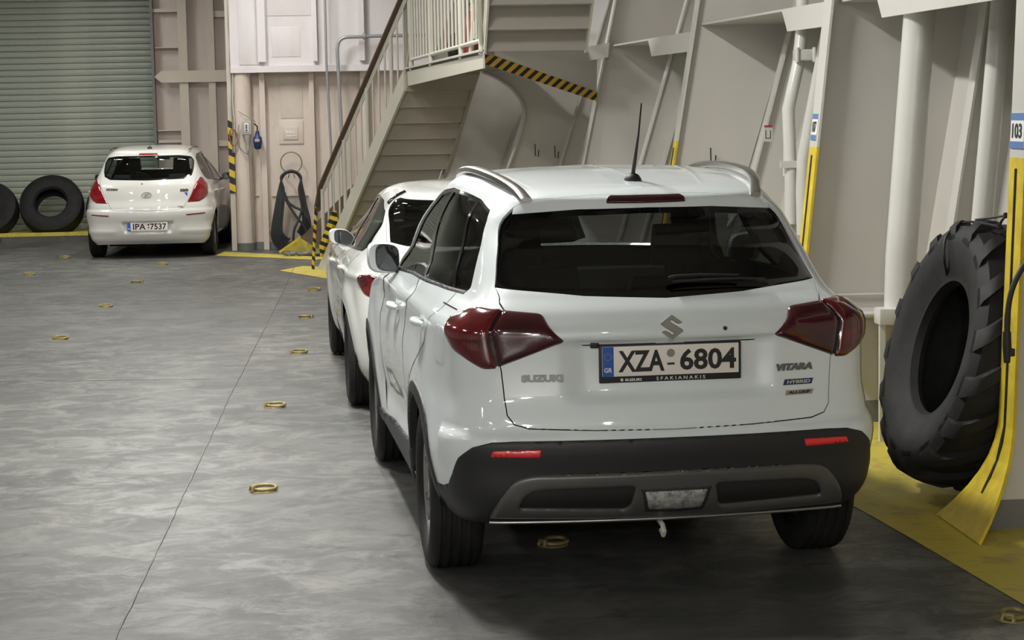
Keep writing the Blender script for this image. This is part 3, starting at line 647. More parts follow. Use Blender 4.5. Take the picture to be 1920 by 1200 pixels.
# ordinary frames between the webs
for Y0 in FR[3:9]:
    for k in (1,2,3):
        y=Y0+.70*k;m=MB();n=8;zs=np.linspace(0,4.78,n)
        for i in range(n-1):
            for (xa,xb,ya,yb) in ((-.24,.02,-.006,.006),(-.250,-.236,-.06,.06)):
                m.hexa([(float(huX(y,zs[i]))+xa,y+ya,zs[i]),(float(huX(y,zs[i]))+xb,y+ya,zs[i]),(float(huX(y,zs[i]))+xb,y+yb,zs[i]),(float(huX(y,zs[i]))+xa,y+yb,zs[i])],[(float(huX(y,zs[i+1]))+xa,y+ya,zs[i+1]),(float(huX(y,zs[i+1]))+xb,y+ya,zs[i+1]),(float(huX(y,zs[i+1]))+xb,y+yb,zs[i+1]),(float(huX(y,zs[i+1]))+xa,y+yb,zs[i+1])])
        if Y0<17: m.build('hull_stiffener',MT['hull_light'],hull)
# side girder, bay by bay
for i in range(3,len(FR)-2):
    Ya,Yb=FR[i],FR[i+1]
    if Ya>=19.4: break
    xa,xb=float(flX(Ya,2.31))+.03,float(flX(Yb,2.31))+.03
    if Ya<16:
        t={8.2:.70,11.1:.29,13.9:.47}.get(round(Ya,1),.7);dz=.05 if Ya<12 else 0;xe=xa+(xb-xa)*t;ye=Ya+(Yb-Ya)*t;xd=xa+(xb-xa)*(t+.04);yd=Ya+(Yb-Ya)*(t+.035)
        MB().hexa([(xa,Ya,2.245+dz),(xa+.016,Ya,2.245+dz),(xe+.016,ye,2.245+dz),(xe,ye,2.245+dz)],[(xa,Ya,2.375+dz),(xa+.016,Ya,2.375+dz),(xd+.016,yd,2.375+dz),(xd,yd,2.375+dz)]).build('girder_flange',MT['hull_light'],hull)
        MB().hexa([(xa,Ya,2.372+dz),(float(huX(Ya,2.37)),Ya,2.372+dz),(float(huX(Yb,2.37)),Yb,2.372+dz),(xb+.03,Yb,2.372+dz)],[(xa,Ya,2.386+dz),(float(huX(Ya,2.37)),Ya,2.386+dz),(float(huX(Yb,2.37)),Yb,2.386+dz),(xb+.03,Yb,2.386+dz)]).build('girder_plate',MT['hull'],hull)
    else:
        p=at(1105,88,Y=17.6);q=at(1140,80,Y=16.9)
        MB().prism([at(1104,114,Y=16.55),at(1140,107,Y=16.50),at(1142,80,Y=16.50),at(1097,88,Y=16.55)],(.012,.006,0)).build('girder_flange',MT['hull_light'],hull)
# lower ledge on the web beside the big tyre
MB().box((float(flX(11.1,.66))+.01,10.88,.655),(3.35,11.1,.672)).build('ledge_plate',MT['hull'],hull)
tube('ledge_bar',[(float(flX(11.1,.66))+.05,10.87,.655),(3.35,10.87,.655)],.018,MT['hull_light'],hull)
tube('ledge_bar',[(float(flX(11.1,.75))+.05,11.08,.752),(3.35,11.08,.748)],.008,MT['hull_light'],hull)
# ---------------------------------------------------------------- pipes
def pipe(label,pts,r,mat=MT['pipe'],extra=None,**k):
    o=empty('pipe',tuple(pts[0]),label=label,cat='pipe',**k);b=np.array(pts[0]);MB().tube([tuple(np.array(p)-b) for p in pts],r,20).build('run',mat,o,smooth=60)
    return o,b
def mid(x,y,Y): return at(x,y,Y=Y)
o,b=pipe('fattest white pipe, rising behind the tractor tyre',[mid(1686,600,10.5),mid(1690,480,10.5),mid(1724,30,10.5),mid(1727,-90,10.5),mid(1731,-240,10.5)],.086)
q=mid(1657,592,10.42)-b;MB().box(tuple(q-np.array([.03,.03,.05])),tuple(q+np.array([.14,.10,.04]))).build('pipe_foot',MT['pipe'],o,bevel=.01)
q=mid(1650,650,10.42)-b;MB().box(tuple(q+np.array([.0,.0,-.9])),tuple(q+np.array([.03,.03,.16]))).build('foot_post',MT['pipe'],o)
pipe('slimmer white pipe between the fat pipe and the right-hand yellow frame',[mid(1836,470,9.75),mid(1842,408,9.75),mid(1877,15,9.75),mid(1884,-80,9.75),mid(1890,-200,9.75)],.054)
o,b=pipe('left pipe of the clamped pair beside the middle yellow frame',[mid(1483,420,12.3),mid(1483,340,12.3),mid(1478,205,12.3),mid(1497,120,12.35),mid(1503,60,12.4),mid(1506,-60,12.4)],.040)
q=mid(1508,103,12.25)-b;MB().box(tuple(q-np.array([.065,.05,.035])),tuple(q+np.array([.065,.05,.035]))).build('clamp_block',MT['pipe'],o,bevel=.012)
for dx in (-.055,.055): MB().lathe([(-.045,0),(-.045,.014),(.045,.014),(.045,0)],10,'z',tuple(q+np.array([dx,-.05,0]))).build('clamp_bolt',MT['pipe'],o,smooth=40)
q=mid(1488,308,12.25)-b;MB().box(tuple(q-np.array([.085,.0,.022])),tuple(q+np.array([.13,.02,.022]))).build('pipe_bracket',MT['pipe'],o)
pipe('right pipe of the clamped pair beside the middle yellow frame',[mid(1507,440,12.2),mid(1505,360,12.2),mid(1507,300,12.2),mid(1535,150,12.1),mid(1560,20,12.0),mid(1575,-80,12.0)],.044)
pipe('thin white pipe behind the left of the clamped pair',[mid(1472,330,12.45),mid(1474,205,12.45),mid(1492,118,12.45),mid(1510,60,12.45),mid(1512,-60,12.45)],.014)
# ---------------------------------------------------------------- stickers with frame numbers
def sticker(name,label,c,w,h,txt,bands=True):
    o=empty(name,c,label=label,cat='sticker');MB().box((-.003,-w/2,-h/2),(.0,w/2,h/2)).build('sheet',MT['white'],o)
    if bands:
        for s in (-1,1): MB().box((-.0045,-w/2,s*h*.40-h*.10),(-.003,w/2,s*h*.40+h*.10)).build('blue_band',MT['blue_s'],o)
    text_on('number',txt,.05,MT['ink'],o,(-.0045,0,0),(0,-1,0),(0,0,1),width=w*.72,height=h*.42,offset=.001);return o
MT['blue_s']=plain('sticker_blue',(.10,.20,.45),.4)
# ================================================================= cars
def poly_pts(poly,h,openx=()):
    out=[];n=len(poly)
    for i in range(n):
        a=np.array(poly[i],float);b=np.array(poly[(i+1)%n],float);k=max(1,int(np.ceil(np.linalg.norm(b-a)/h)))
        out+= [tuple(a+(b-a)*j/k) for j in range(k)]
    return out
def fillet(poly,r,n=5):
    """round every corner; r a number or a list per corner"""
    out=[];N=len(poly);R=[r]*N if not hasattr(r,'__len__') else r
    for i in range(N):
        p=np.array(poly[i],float);a=np.array(poly[i-1],float);b=np.array(poly[(i+1)%N],float)
        if R[i]<=0: out.append(tuple(p));continue
        la,lb=np.linalg.norm(a-p),np.linalg.norm(b-p);q=min(R[i],la*.48,lb*.48)
        s=p+(a-p)/la*q;e=p+(b-p)/lb*q
        for k in range(n+1):
            t=k/n;out.append(tuple((1-t)**2*s+2*t*(1-t)*p+t*t*e))
    return out
def inpoly(P,poly):
    x,y=P[:,0],P[:,1];c=np.zeros(len(P),bool);Q=np.array(poly);n=len(Q)
    for i in range(n):
        x1,y1=Q[i];x2,y2=Q[(i+1)%n]
        if y1==y2: continue
        m=((y1>y)!=(y2>y))&(x<(x2-x1)*(y-y1)/(y2-y1)+x1);c^=m
    return c
def pdist(P,A,B):
    best=np.full(len(P),1e9)
    for a,b in zip(A,B):
        d=b-a;L=d@d
        if L<1e-12: continue
        t=np.clip(((P-a)@d)/L,0,1);q=a+t[:,None]*d;best=np.minimum(best,((P-q)**2).sum(1))
    return np.sqrt(best)
def shrink(poly,g,fixed=()):
    """move the outline inwards by g; vertices whose s is in fixed keep their s"""
    Q=np.array(poly,float);n=len(Q);ar=sum(Q[i,0]*Q[(i+1)%n,1]-Q[(i+1)%n,0]*Q[i,1] for i in range(n));sg=1 if ar>0 else -1;out=[]
    for i in range(n):
        a,p,b=Q[i-1],Q[i],Q[(i+1)%n];d1=p-a;d2=b-p;l1=np.linalg.norm(d1);l2=np.linalg.norm(d2)
        if l1<1e-9 or l2<1e-9: out.append(tuple(p));continue
        n1=np.array([-d1[1],d1[0]])/l1*sg;n2=np.array([-d2[1],d2[0]])/l2*sg
        m=n1+n2;k=m@m
        m=m/k*2 if k>.3 else n1
        q=p+m*g*1.0
        if any(abs(p[0]-f)<1e-6 for f in fixed): q[0]=p[0]
        out.append(tuple(q))
    return out
def patch(S,name,outline,mat,parent,holes=(),h=.03,off=0.,r=0.,depth=0.,rim=.006,side='B',func=None,hb=None,**k):
    """a panel of the body surface S bounded by an outline in its (s,v) domain; side R, L or B (both halves)"""
    SM=S.smax;hb=hb or h
    loops=[poly_pts(outline,hb)]+[poly_pts(q,hb) for q in holes]
    V=[];E=[];segA=[];segB=[]
    for lp in loops:
        b=len(V);n=len(lp);V+=lp
        for i in range(n):
            E.append((b+i,b+(i+1)%n));a=lp[i];c=lp[(i+1)%n]
            if not ((abs(a[0])<1e-6 and abs(c[0])<1e-6) or (abs(a[0]-SM)<1e-6 and abs(c[0]-SM)<1e-6)): segA.append(a);segB.append(c)
    A=np.array(segA);B=np.array(segB)
    O=np.array(outline);x0,y0=O.min(0);x1,y1=O.max(0)
    gx=np.arange(x0+h*.5,x1,h);gy=np.arange(y0+h*.5,y1,h);g=np.stack(np.meshgrid(gx,gy),-1)
    g[1::2,:,0]+=h*.5;g=g.reshape(-1,2)
    m=inpoly(g,outline)
    for q in holes: m&=~inpoly(g,q)
    m&=(g[:,0]>h*.4)&(g[:,0]<SM-h*.4)
    g=g[m]
    if len(g): g=g[pdist(g,A,B)>max(h*.45,r*1.25)]
    extra=[]
    if r>0:
        for fr in (.18,.5,1.05):
            for lp,sg in [(outline,1)]+[(q,-1) for q in holes]:
                q=np.array(poly_pts(shrink(lp,r*fr*sg,fixed=(0.,SM)),hb*1.2))
                mm=inpoly(q,outline)|(np.abs(q[:,0])<1e-6)
                q=q[mm]
                if len(q): q=q[pdist(q,A,B)>r*fr*.6]
                if len(q): extra.append(q)
    pts=np.concatenate([np.array(V)]+extra+([g] if len(g) else []))
    res=delaunay_2d_cdt([Vector(p) for p in pts],E,[],0,1e-7)
    VV=np.array([tuple(p) for p in res[0]]);FF=[f for f in res[2]]
    T=np.array([f for f in FF if len(f)==3]);cen=VV[T].mean(1)
    m=inpoly(cen,outline)
    for q in holes: m&=~inpoly(cen,q)
    T=T[m]
    used=np.unique(T);re=-np.ones(len(VV),int);re[used]=np.arange(len(used));VV=VV[used];T=re[T]
    if r>0:
        d=pdist(VV,A,B);t=np.clip(d/r,0,1);oo=off-depth*(1-np.sqrt(np.clip(1-(1-t)**2,0,1)))
    else: oo=np.full(len(VV),off)
    P,N=S.P(VV[:,0],VV[:,1],oo)
    if func is not None:
        P=func(P,N,VV)
    P[np.abs(VV[:,0])<1e-6,0]=0;P[np.abs(VV[:,0]-SM)<1e-6,0]=0
    # orientation
    a,b,c=P[T[:,0]],P[T[:,1]],P[T[:,2]];fl=(np.cross(b-a,c-a)*N[T[:,0]]).sum(1)<0
    T[fl]=T[fl][:,::-1]
    cnt={}
    for t in T:
        for i in range(3):
            e=(t[i],t[(i+1)%3]);cnt[(min(e),max(e))]=cnt.get((min(e),max(e)),0)+1
    rv=[];rf=[];rm={}
    def rvert(i):
        if i not in rm:
            rm[i]=len(P)+len(rv);rv.append(P[i]);rv.append(P[i]-N[i]*rim)
        return rm[i]
    if rim>0:
        for t in T:
            for i in range(3):
                e=(int(t[i]),int(t[(i+1)%3]))
                if cnt[(min(e),max(e))]==1:
                    if all(abs(VV[q,0])<1e-6 for q in e) or all(abs(VV[q,0]-SM)<1e-6 for q in e): continue
                    i0,i1=rvert(e[0]),rvert(e[1]);rf.append((i1,i0,i0+1,i1+1))
    P2=np.concatenate([P,np.array(rv)]) if rv else P;NN=np.concatenate([N,np.zeros((len(P2)-len(P),3))])
    Ff=[tuple(map(int,t)) for t in T]+rf
    def half(sx):
        Q=P2*np.array([sx,1,1]);n=NN*np.array([sx,1,1]);f=Ff if sx>0 else [q[::-1] for q in Ff];return Q,n,f
    if side=='R': Q,n,f=half(1)
    elif side=='L': Q,n,f=half(-1)
    else:
        Q,n,f=half(1);Q2,n2,f2=half(-1)
        w=np.where((np.abs(Q[:,0])<1e-7))[0];mp=np.arange(len(Q))+len(Q);keep=np.ones(len(Q),bool)
        core=w[w<len(P)];mp[core]=core;n[core,0]=0
        # compact
        idx=[i for i in range(len(Q)) if mp[i]>=len(Q)];pos={i:len(Q)+j for j,i in enumerate(idx)}
        f2=[tuple(pos[i] if i in pos else i for i in q) for q in f2]
        Q=np.concatenate([Q,Q2[idx]]);n=np.concatenate([n,n2[idx]]);f=f+f2
    me=bpy.data.meshes.new(name);me.from_pydata(Q.tolist(),[],f);me.update();me.shade_smooth()
    if r==0 and func is None:
        ln=np.linalg.norm(n,axis=1,keepdims=True);n=np.where(ln>1e-6,n/np.maximum(ln,1e-9),0)
        me.normals_split_custom_set_from_vertices(n.tolist())
    mats=mat if isinstance(mat,list) else [mat]
    for m_ in mats: me.materials.append(m_)
    o=bpy.data.objects.new(name,me);COL.objects.link(o);o.parent=parent
    return tag(o,**k)
def side_poly(S,pts,region=None):
    """(y,z) outline on the flank -> (s,v)"""
    return S.inv(pts,(1,2),region or (S.smax*.17,S.smax*.88,0,S.vmax*.74))
def text_mesh(body,size,ext=.0008,offset=.0,shear=0.,sx=1.):
    c=bpy.data.curves.new('txt','FONT');c.body=body;c.size=size;c.extrude=ext;c.offset=offset;c.shear=shear;c.align_x='CENTER';c.align_y='CENTER';c.resolution_u=3
    o=bpy.data.objects.new('txt',c);COL.objects.link(o);bpy.context.view_layer.update()
    me=bpy.data.meshes.new_from_object(o.evaluated_get(bpy.context.evaluated_depsgraph_get()));bpy.data.objects.remove(o)
    n=len(me.vertices);co=np.empty(n*3);me.vertices.foreach_get('co',co);co=co.reshape(-1,3);co[:,0]*=sx;me.vertices.foreach_set('co',co.ravel())
    return me,co
def text_on(name,body,size,mat,parent,pos,xdir,updir,ext=.0008,width=None,offset=0.,shear=0.,height=None,**k):
    me,co=text_mesh(body,size,ext,offset,shear)
    cx=(co[:,0].max()+co[:,0].min())/2;cy=(co[:,1].max()+co[:,1].min())/2
    kx=width/(co[:,0].max()-co[:,0].min()) if width else 1;ky=height/(co[:,1].max()-co[:,1].min()) if height else 1
    X=np.array(xdir,float);U=np.array(updir,float);X/=np.linalg.norm(X);U/=np.linalg.norm(U);Nn=np.cross(X,U)
    q=np.array(pos)+((co[:,0]-cx)*kx)[:,None]*X+((co[:,1]-cy)*ky)[:,None]*U+co[:,2:3]*Nn
    me.vertices.foreach_set('co',q.ravel());me.update()
    return link(name,me,parent,mat,**k)
def wheel(parent,x,y,R,Wd,rimR,spokes,pos_sign,twin=True,camber=0,label=None):
    """tyre and rim; x is the middle plane of the tyre, pos_sign points outwards"""
    hw=Wd/2;o=empty('wheel',(x,y,R));o.parent=parent
    if 'wheel_%s'%spokes not in WC or WC.get('wheel_key_%s'%spokes)!=(R,Wd,rimR):
        pr=[]
        g=[-.30,-.10,.10,.30];gw=.028*Wd/.215*1.3
        pr+=[(-hw*.86,rimR+.004),(-hw*.97,rimR+.02),(-hw*1.02,(R+rimR)/2),(-hw*.97,R-.03),(-hw*.86,R-.010),(-hw*.74,R-.002)]
        for q in g:
            c=q*2*hw*.92
            pr+=[(c-gw*.30,R),(c-gw*.22,R-.008),(c+gw*.22,R-.008),(c+gw*.30,R)]
        pr+=[(hw*.74,R-.002),(hw*.86,R-.010),(hw*.97,R-.03),(hw*1.02,(R+rimR)/2),(hw*.97,rimR+.02),(hw*.86,rimR+.004),(hw*.7,rimR-.004),(-hw*.7,rimR-.004)]
        t=MB();t.lathe(pr,72,'x',closed=True)
        # shoulder sipes
        for k in range(60):
            a=2*math.pi*k/60
            for sd in (-1,1):
                c,s=math.cos(a),math.sin(a);c2,s2=math.cos(a+.035),math.sin(a+.035)
                x0,x1=sd*hw*.66,sd*hw*.93;r0,r1=R+.0012,R-.020
                t.add([(x0,r0*c,r0*s),(x0,r0*c2,r0*s2),(x1,r1*c2,r1*s2),(x1,r1*c,r1*s),(x0,(r0-.01)*c,(r0-.01)*s),(x1,(r1-.01)*c,(r1-.01)*s),(x1,(r1-.01)*c2,(r1-.01)*s2),(x0,(r0-.01)*c2,(r0-.01)*s2)],[(0,1,2,3),(0,3,5,4),(1,7,6,2),(3,2,6,5)])
        me=t.mesh('tyre');bm=bmesh.new();bm.from_mesh(me);bmesh.ops.recalc_face_normals(bm,faces=bm.faces[:]);bm.to_mesh(me);bm.free();me.materials.append(MT['tyre']);me.shade_smooth();me.set_sharp_from_angle(angle=math.radians(35))
        d=MB();f=hw*.80
        d.lathe([(-hw*.7,rimR-.002),(-hw*.74,rimR+.010),(-hw*.66,rimR-.006),(-hw*.5,rimR-.02),(f-.02,rimR-.02),(f-.006,rimR-.006),(f+.004,rimR+.012),(f+.001,rimR+.014),(f-.02,rimR-.001),(-hw*.6,rimR-.001)],64,'x')
        d.lathe([(f-.045,0),(f-.025,.005),(f-.022,.055),(f-.05,.07)],24,'x')
        for k in range(spokes):
            for dv in ((-.13,.13) if twin else (0,)):
                a=2*math.pi*k/spokes+dv;a2=2*math.pi*k/spokes+dv*(1.75 if twin else 1)
                def P(rr,an,w,ax): 
                    return (ax,rr*math.cos(an)-w*math.sin(an),rr*math.sin(an)+w*math.cos(an))
                w0,w1=(.012,.016) if twin else (.022,.020)
                A=[P(.05,a,-w0,f-.030),P(.05,a,w0,f-.030),P(rimR-.012,a2,w1,f-.008),P(rimR-.012,a2,-w1,f-.008)]
                Bk=[(p[0]-.03,p[1],p[2]) for p in A];d.hexa(Bk,A)
        re=d.mesh('rim');bm=bmesh.new();bm.from_mesh(re);bmesh.ops.recalc_face_normals(bm,faces=bm.faces[:]);bm.to_mesh(re);bm.free();re.materials.append(MT['rim']);re.shade_smooth();re.set_sharp_from_angle(angle=math.radians(35))
        b=MB();b.lathe([(-.02,0),(-.02,rimR*.72),(.01,rimR*.72),(.01,0)],32,'x');be=b.mesh('brake_disc');be.materials.append(MT['rimdark'])
        WC['wheel_%s'%spokes]=(me,re,be);WC['wheel_key_%s'%spokes]=(R,Wd,rimR)
    me,re,be=WC['wheel_%s'%spokes]
    for nm,m in (('tyre',me),('rim',re),('brake_disc',be)):
        c=bpy.data.objects.new(nm,m);COL.objects.link(c);c.parent=o
        if pos_sign<0: c.rotation_euler=(0,0,math.pi)
    return o
WC={}
def rounded(name,a,b,mat,parent,bev=.03,rot=None,**k):
    o=box(name,a,b,mat,parent,bevel=bev,**k);return o
def seats(parent,rows,zf,mat,rear_w=.5):
    """rows: list of (y, xs, height)"""
    for y,xs,hh,nm in rows:
        for x in xs:
            w=.24 if nm=='front_seat' else rear_w
            m=MB();m.hexa([(x-w,y-.42,zf+.25),(x+w,y-.42,zf+.25),(x+w,y+.10,zf+.22),(x-w,y+.10,zf+.22)],[(x-w,y-.42,zf+.40),(x+w,y-.42,zf+.40),(x+w,y+.12,zf+.42),(x-w,y+.12,zf+.42)])
            m.hexa([(x-w,y-.50,zf+.30),(x+w,y-.50,zf+.30),(x+w,y-.36,zf+.30),(x-w,y-.36,zf+.30)],[(x-w*.8,y-.66,zf+hh),(x+w*.8,y-.66,zf+hh),(x+w*.8,y-.56,zf+hh),(x-w*.8,y-.56,zf+hh)])
            hs=(x,) if nm=='front_seat' else (x-.36,x+.36)
            for hx in hs:
                m.hexa([(hx-.115,y-.69,zf+hh+.05),(hx+.115,y-.69,zf+hh+.05),(hx+.115,y-.60,zf+hh+.05),(hx-.115,y-.60,zf+hh+.05)],[(hx-.10,y-.70,zf+hh+.23),(hx+.10,y-.70,zf+hh+.23),(hx+.10,y-.62,zf+hh+.23),(hx-.10,y-.62,zf+hh+.23)])
                m.hexa([(hx-.05,y-.64,zf+hh-.02),(hx+.05,y-.64,zf+hh-.02),(hx+.05,y-.62,zf+hh-.02),(hx-.05,y-.62,zf+hh-.02)],[(hx-.05,y-.65,zf+hh+.06),(hx+.05,y-.65,zf+hh+.06),(hx+.05,y-.63,zf+hh+.06),(hx-.05,y-.63,zf+hh+.06)])
            m.build(nm,mat,parent,bevel=.02)
def mirror(parent,c,sgn,size,shell,skew=.0,white_edge=True):
    """door mirror: body colour shell, black backing, glass facing the rear"""
    cx,cy,cz=c;wx,wy,wz=size
    m=MB();n=14;ring=[]
    prof=[(-1.0,.55),(-.75,.86),(-.3,1.0),(.3,.98),(.7,.80),(1.0,.30)]
    V=[];Fa=[]
    for j,(t,k) in enumerate([(0,.93),(.12,1.0),(.45,.97),(.75,.78),(.95,.42),(1.0,.12)]):
        for i in range(n*2):
            a=2*math.pi*i/(n*2);ca,sa=math.cos(a),math.sin(a)
            e=.62;px=math.copysign(abs(ca)**e,ca)*wx/2*k;pz=math.copysign(abs(sa)**e,sa)*wz/2*k
            V.append((cx+sgn*(px+skew*t*0),cy+t*wy,cz+pz+px*.10))
    N=n*2
    for j in range(5):
        for i in range(N): Fa.append((j*N+i,j*N+(i+1)%N,(j+1)*N+(i+1)%N,(j+1)*N+i))
    Fa.append(tuple(range(5*N,6*N)))
    m.add(V,Fa);o=m.build('door_mirror',shell,parent,smooth=60)
    front=[(cx+(V[i][0]-cx)*.94,cy-.012,cz+(V[i][2]-cz)*.94) for i in range(N)]
    k=MB();k.add([V[i] for i in range(N)]+front,[(i,(i+1)%N,N+(i+1)%N,N+i) for i in range(N)]+[tuple(range(N,2*N))]);k.build('mirror_rim',shell,o,smooth=50)
    q=lambda p,kx,kz,y:(cx-sgn*.11*wx+(p[0]-cx)*kx,cy-y,cz+(p[2]-cz)*kz)
    MB().prism([q(V[i],.78,.93,.012) for i in range(N)],(0,-.004,0)).build('mirror_backing',MT['blackgloss'],o)
    MB().prism([q(V[i],.68,.80,.016) for i in range(N)],(0,-.002,0)).build('mirror_glass',MT['mirror'],o)
    b=MB();b.hexa([(cx-sgn*wx*.35,cy+.02,cz-wz*.5),(cx-sgn*wx*.35,cy+wy*.7,cz-wz*.5),(cx-sgn*(wx*.35+.16),cy+wy*.8,cz-wz*.62),(cx-sgn*(wx*.35+.16),cy+.04,cz-wz*.62)],[(cx-sgn*wx*.35,cy+.02,cz-wz*.32),(cx-sgn*wx*.35,cy+wy*.7,cz-wz*.32),(cx-sgn*(wx*.35+.16),cy+wy*.8,cz-wz*.40),(cx-sgn*(wx*.35+.16),cy+.04,cz-wz*.40)])
    b.build('mirror_arm',MT['blackgloss'],o,bevel=.008)
    return o
def common_shell(root,S,cfg):
    """body, doors, glass, liner, arches for one car. cfg keys in the (y,z) plane for flanks"""
    pm=cfg['paint'];sm,vm=S.smax,S.vmax
    arch=[]
    for (yc,rr) in cfg['arches']:
        R_=[(yc+rr*math.cos(a),cfg['wz']+rr*math.sin(a)) for a in np.linspace(-.62,math.pi+.62,30)]
        lo=cfg['wz']-.45
        q=[p for p in R_ if p[1]>cfg['zlow']+.001]
        q=[(q[0][0],cfg['zlow'])]+q+[(q[-1][0],cfg['zlow'])]
        sv=side_poly(S,q);sv=[(a,b) for a,b in sv];sv[0]=(sv[1][0],-.02);sv[-1]=(sv[-2][0],-.02);arch.append(sv)
    # outline of body half with arches cut from the bottom edge: walk along v=0
    # arches sorted by s
    arch.sort(key=lambda q:min(p[0] for p in q))
    bot=[(0.,0.)]
    for q in arch:
        qq=sorted([q[0],q[-1]],key=lambda p:p[0]);seq=q if q[0][0]<q[-1][0] else q[::-1]
        bot.append((seq[0][0],0.));bot+=[p for p in seq[1:-1] if p[1]>.004];bot.append((seq[-1][0],0.))
    body=bot+[(sm,0.),(sm,vm),(0.,vm)]
    cfg['body_outline']=body
    ws=cfg['windshield'];wins=[side_poly(S,w) for w in cfg['side_open']]
    wins=[fillet(w,.03,3) for w in wins]
    hatch=cfg['hatch'];doors=[side_poly(S,d) for d in cfg['doors']]
    doors=[fillet(d,.03,3) for d in doors]
    # body shell holes: hatch (open at s=0) must be part of the outline
    hb=[p for p in hatch if True]
    outline=[p for p in body if not (abs(p[0])<1e-9)]
    # left edge at s=0 goes from v=vm down to hatch top, round the hatch, then hatch bottom to v=0
    outline=[(0.,0.)]+outline+[(0.,vm)]+hatch  # hatch runs from (0,top) out and back to (0,bottom)
    inner=[w for w in wins if not any(inpoly(np.array([np.mean(w,0)]),d)[0] for d in doors)]
    patch(S,'body_shell',outline,pm,root,holes=doors+[ws]+inner,h=.032,rim=.012)
    for i,d in enumerate(doors):
        hs=[w for w in wins if inpoly(np.array([np.mean(w,0)]),d)[0]]
        for sd in 'LR':
            patch(S,cfg['door_names'][i],shrink(d,.0035),pm,root,holes=hs,h=.032,rim=.012,side=sd)
    # liner
    lo=[(0.,0.)]+[p for p in body if p[0]>1e-9]+[(0.,vm)]
    gl=cfg['rear_glass'];top=[p for p in gl]
    lo=lo+gl
    patch(S,'inner_liner',lo,MT['liner'],root,holes=wins+[ws],h=.07,off=-.020,rim=0,hb=.05)
    return wins,arch
def arch_trim(S,root,cfg,yc,r0,r1,mat,name='wheel_arch_trim',a0=-.35,off=.012):
    P=[(yc+r1*math.cos(a),cfg['wz']+r1*math.sin(a)) for a in np.linspace(a0,math.pi-a0,26)]
    Q=[(yc+r0*math.cos(a),cfg['wz']+r0*math.sin(a)) for a in np.linspace(math.pi-a0,a0,26)]
    P=[p for p in P+Q if p[1]>cfg['zlow']]
    sv=side_poly(S,P)
    for sd in 'LR': patch(S,name,sv,mat,root,h=.02,off=off,r=.008,depth=.008,rim=.03,side=sd)
def underside(S,root,cfg,z):
    P,N=S.P(np.linspace(0,S.smax,60),np.zeros(60));v=[(p[0]*.97,p[1]*.985,z) for p in P]
    w=[(-p[0],p[1],p[2]) for p in v[::-1]];MB().prism(v+w[1:-1],(0,0,.03)).build('floor_pan',MT['liner'],root)
    for yc,rr in cfg['arches']:
        for sx in (-1,1):
            m=MB();m.lathe([(sx*.52,rr+.03),(sx*(cfg['wx']-.02),rr+.03)],20,'x',(0,yc,cfg['wz']),a0=0,a1=math.pi)
            m.v=[(p[0],yc+(p[1]-yc),p[2]) for p in m.v]
            m.lathe([(sx*.52,.0),(sx*.52,rr+.03)],20,'x',(0,yc,cfg['wz']),a0=0,a1=math.pi)
            m.build('wheel_well',MT['liner'],root)
def plate_obj(parent,c,wd,ht,tilt,text1,text2,gr,frame=None):
    """number plate lying in the car's x-z plane at c, facing -y"""
    cx,cy,cz=c
    o=parent
    f=None
    if frame:
        m=MB();m.box((cx-frame[0]/2,cy-.006,cz-frame[1]/2-frame[2]),(cx+frame[0]/2,cy+.012,cz+frame[1]/2-frame[2]));f=m.build('plate_frame',MT['black'],parent,bevel=.005)
    p=MB().box((cx-wd/2,cy-.009,cz-ht/2),(cx+wd/2,cy+.004,cz+ht/2)).build('number_plate',MT['plate'],parent,bevel=.003)
    b=MB().box((cx-wd/2+.001,cy-.0100,cz-ht/2+.001),(cx-wd/2+.043,cy-.0085,cz+ht/2-.001)).build('country_band',MT['blue'],p)
    return p,f
def vit_relief(x,y,z):
    d=np.zeros_like(x);ax=np.abs(x)
    # licence plate recess of the tailgate
    rear=(y<-.5)
    w=.385+.06*(z-.9)
    d+=np.where(rear,-.027*smooth(w+.045,w-.065,ax)*smooth(.755,.80,z)*smooth(.996,.976,z),0)
    # ledge above the recess, and crease under the glass
    d+=np.where(rear,.006*smooth(.984,.992,z)*smooth(1.07,1.0,z)*smooth(.62,.5,ax),0)
    # step between tailgate and bumper
    d+=np.where(rear,.016*smooth(.665,.645,z)*smooth(.50,.62,z),0)
    # flank: hollow in the doors, crisp shoulder
    fl=(y>-.2)&(y<2.15)
    d+=np.where(y>-.35,-.016*np.exp(-((z-.93)/.07)**2)*smooth(-.2,.25,y)*smooth(2.2,1.8,y),0)
    d+=np.where(y>-.35,-.024*np.exp(-((z-.50)/.11)**2)*smooth(.35,.7,y)*smooth(2.1,1.7,y),0)
    d+=np.where(y>-.45,.006*np.exp(-((z-1.035)/.018)**2)*smooth(-.45,-.2,y)*smooth(2.6,2.2,y),0)
    # wheel arch flares
    for yc in (0,2.5):
        q=np.hypot(y-yc,z-.334);d+=np.where(z<.95,.004*smooth(.56,.44,q),0)
    return d
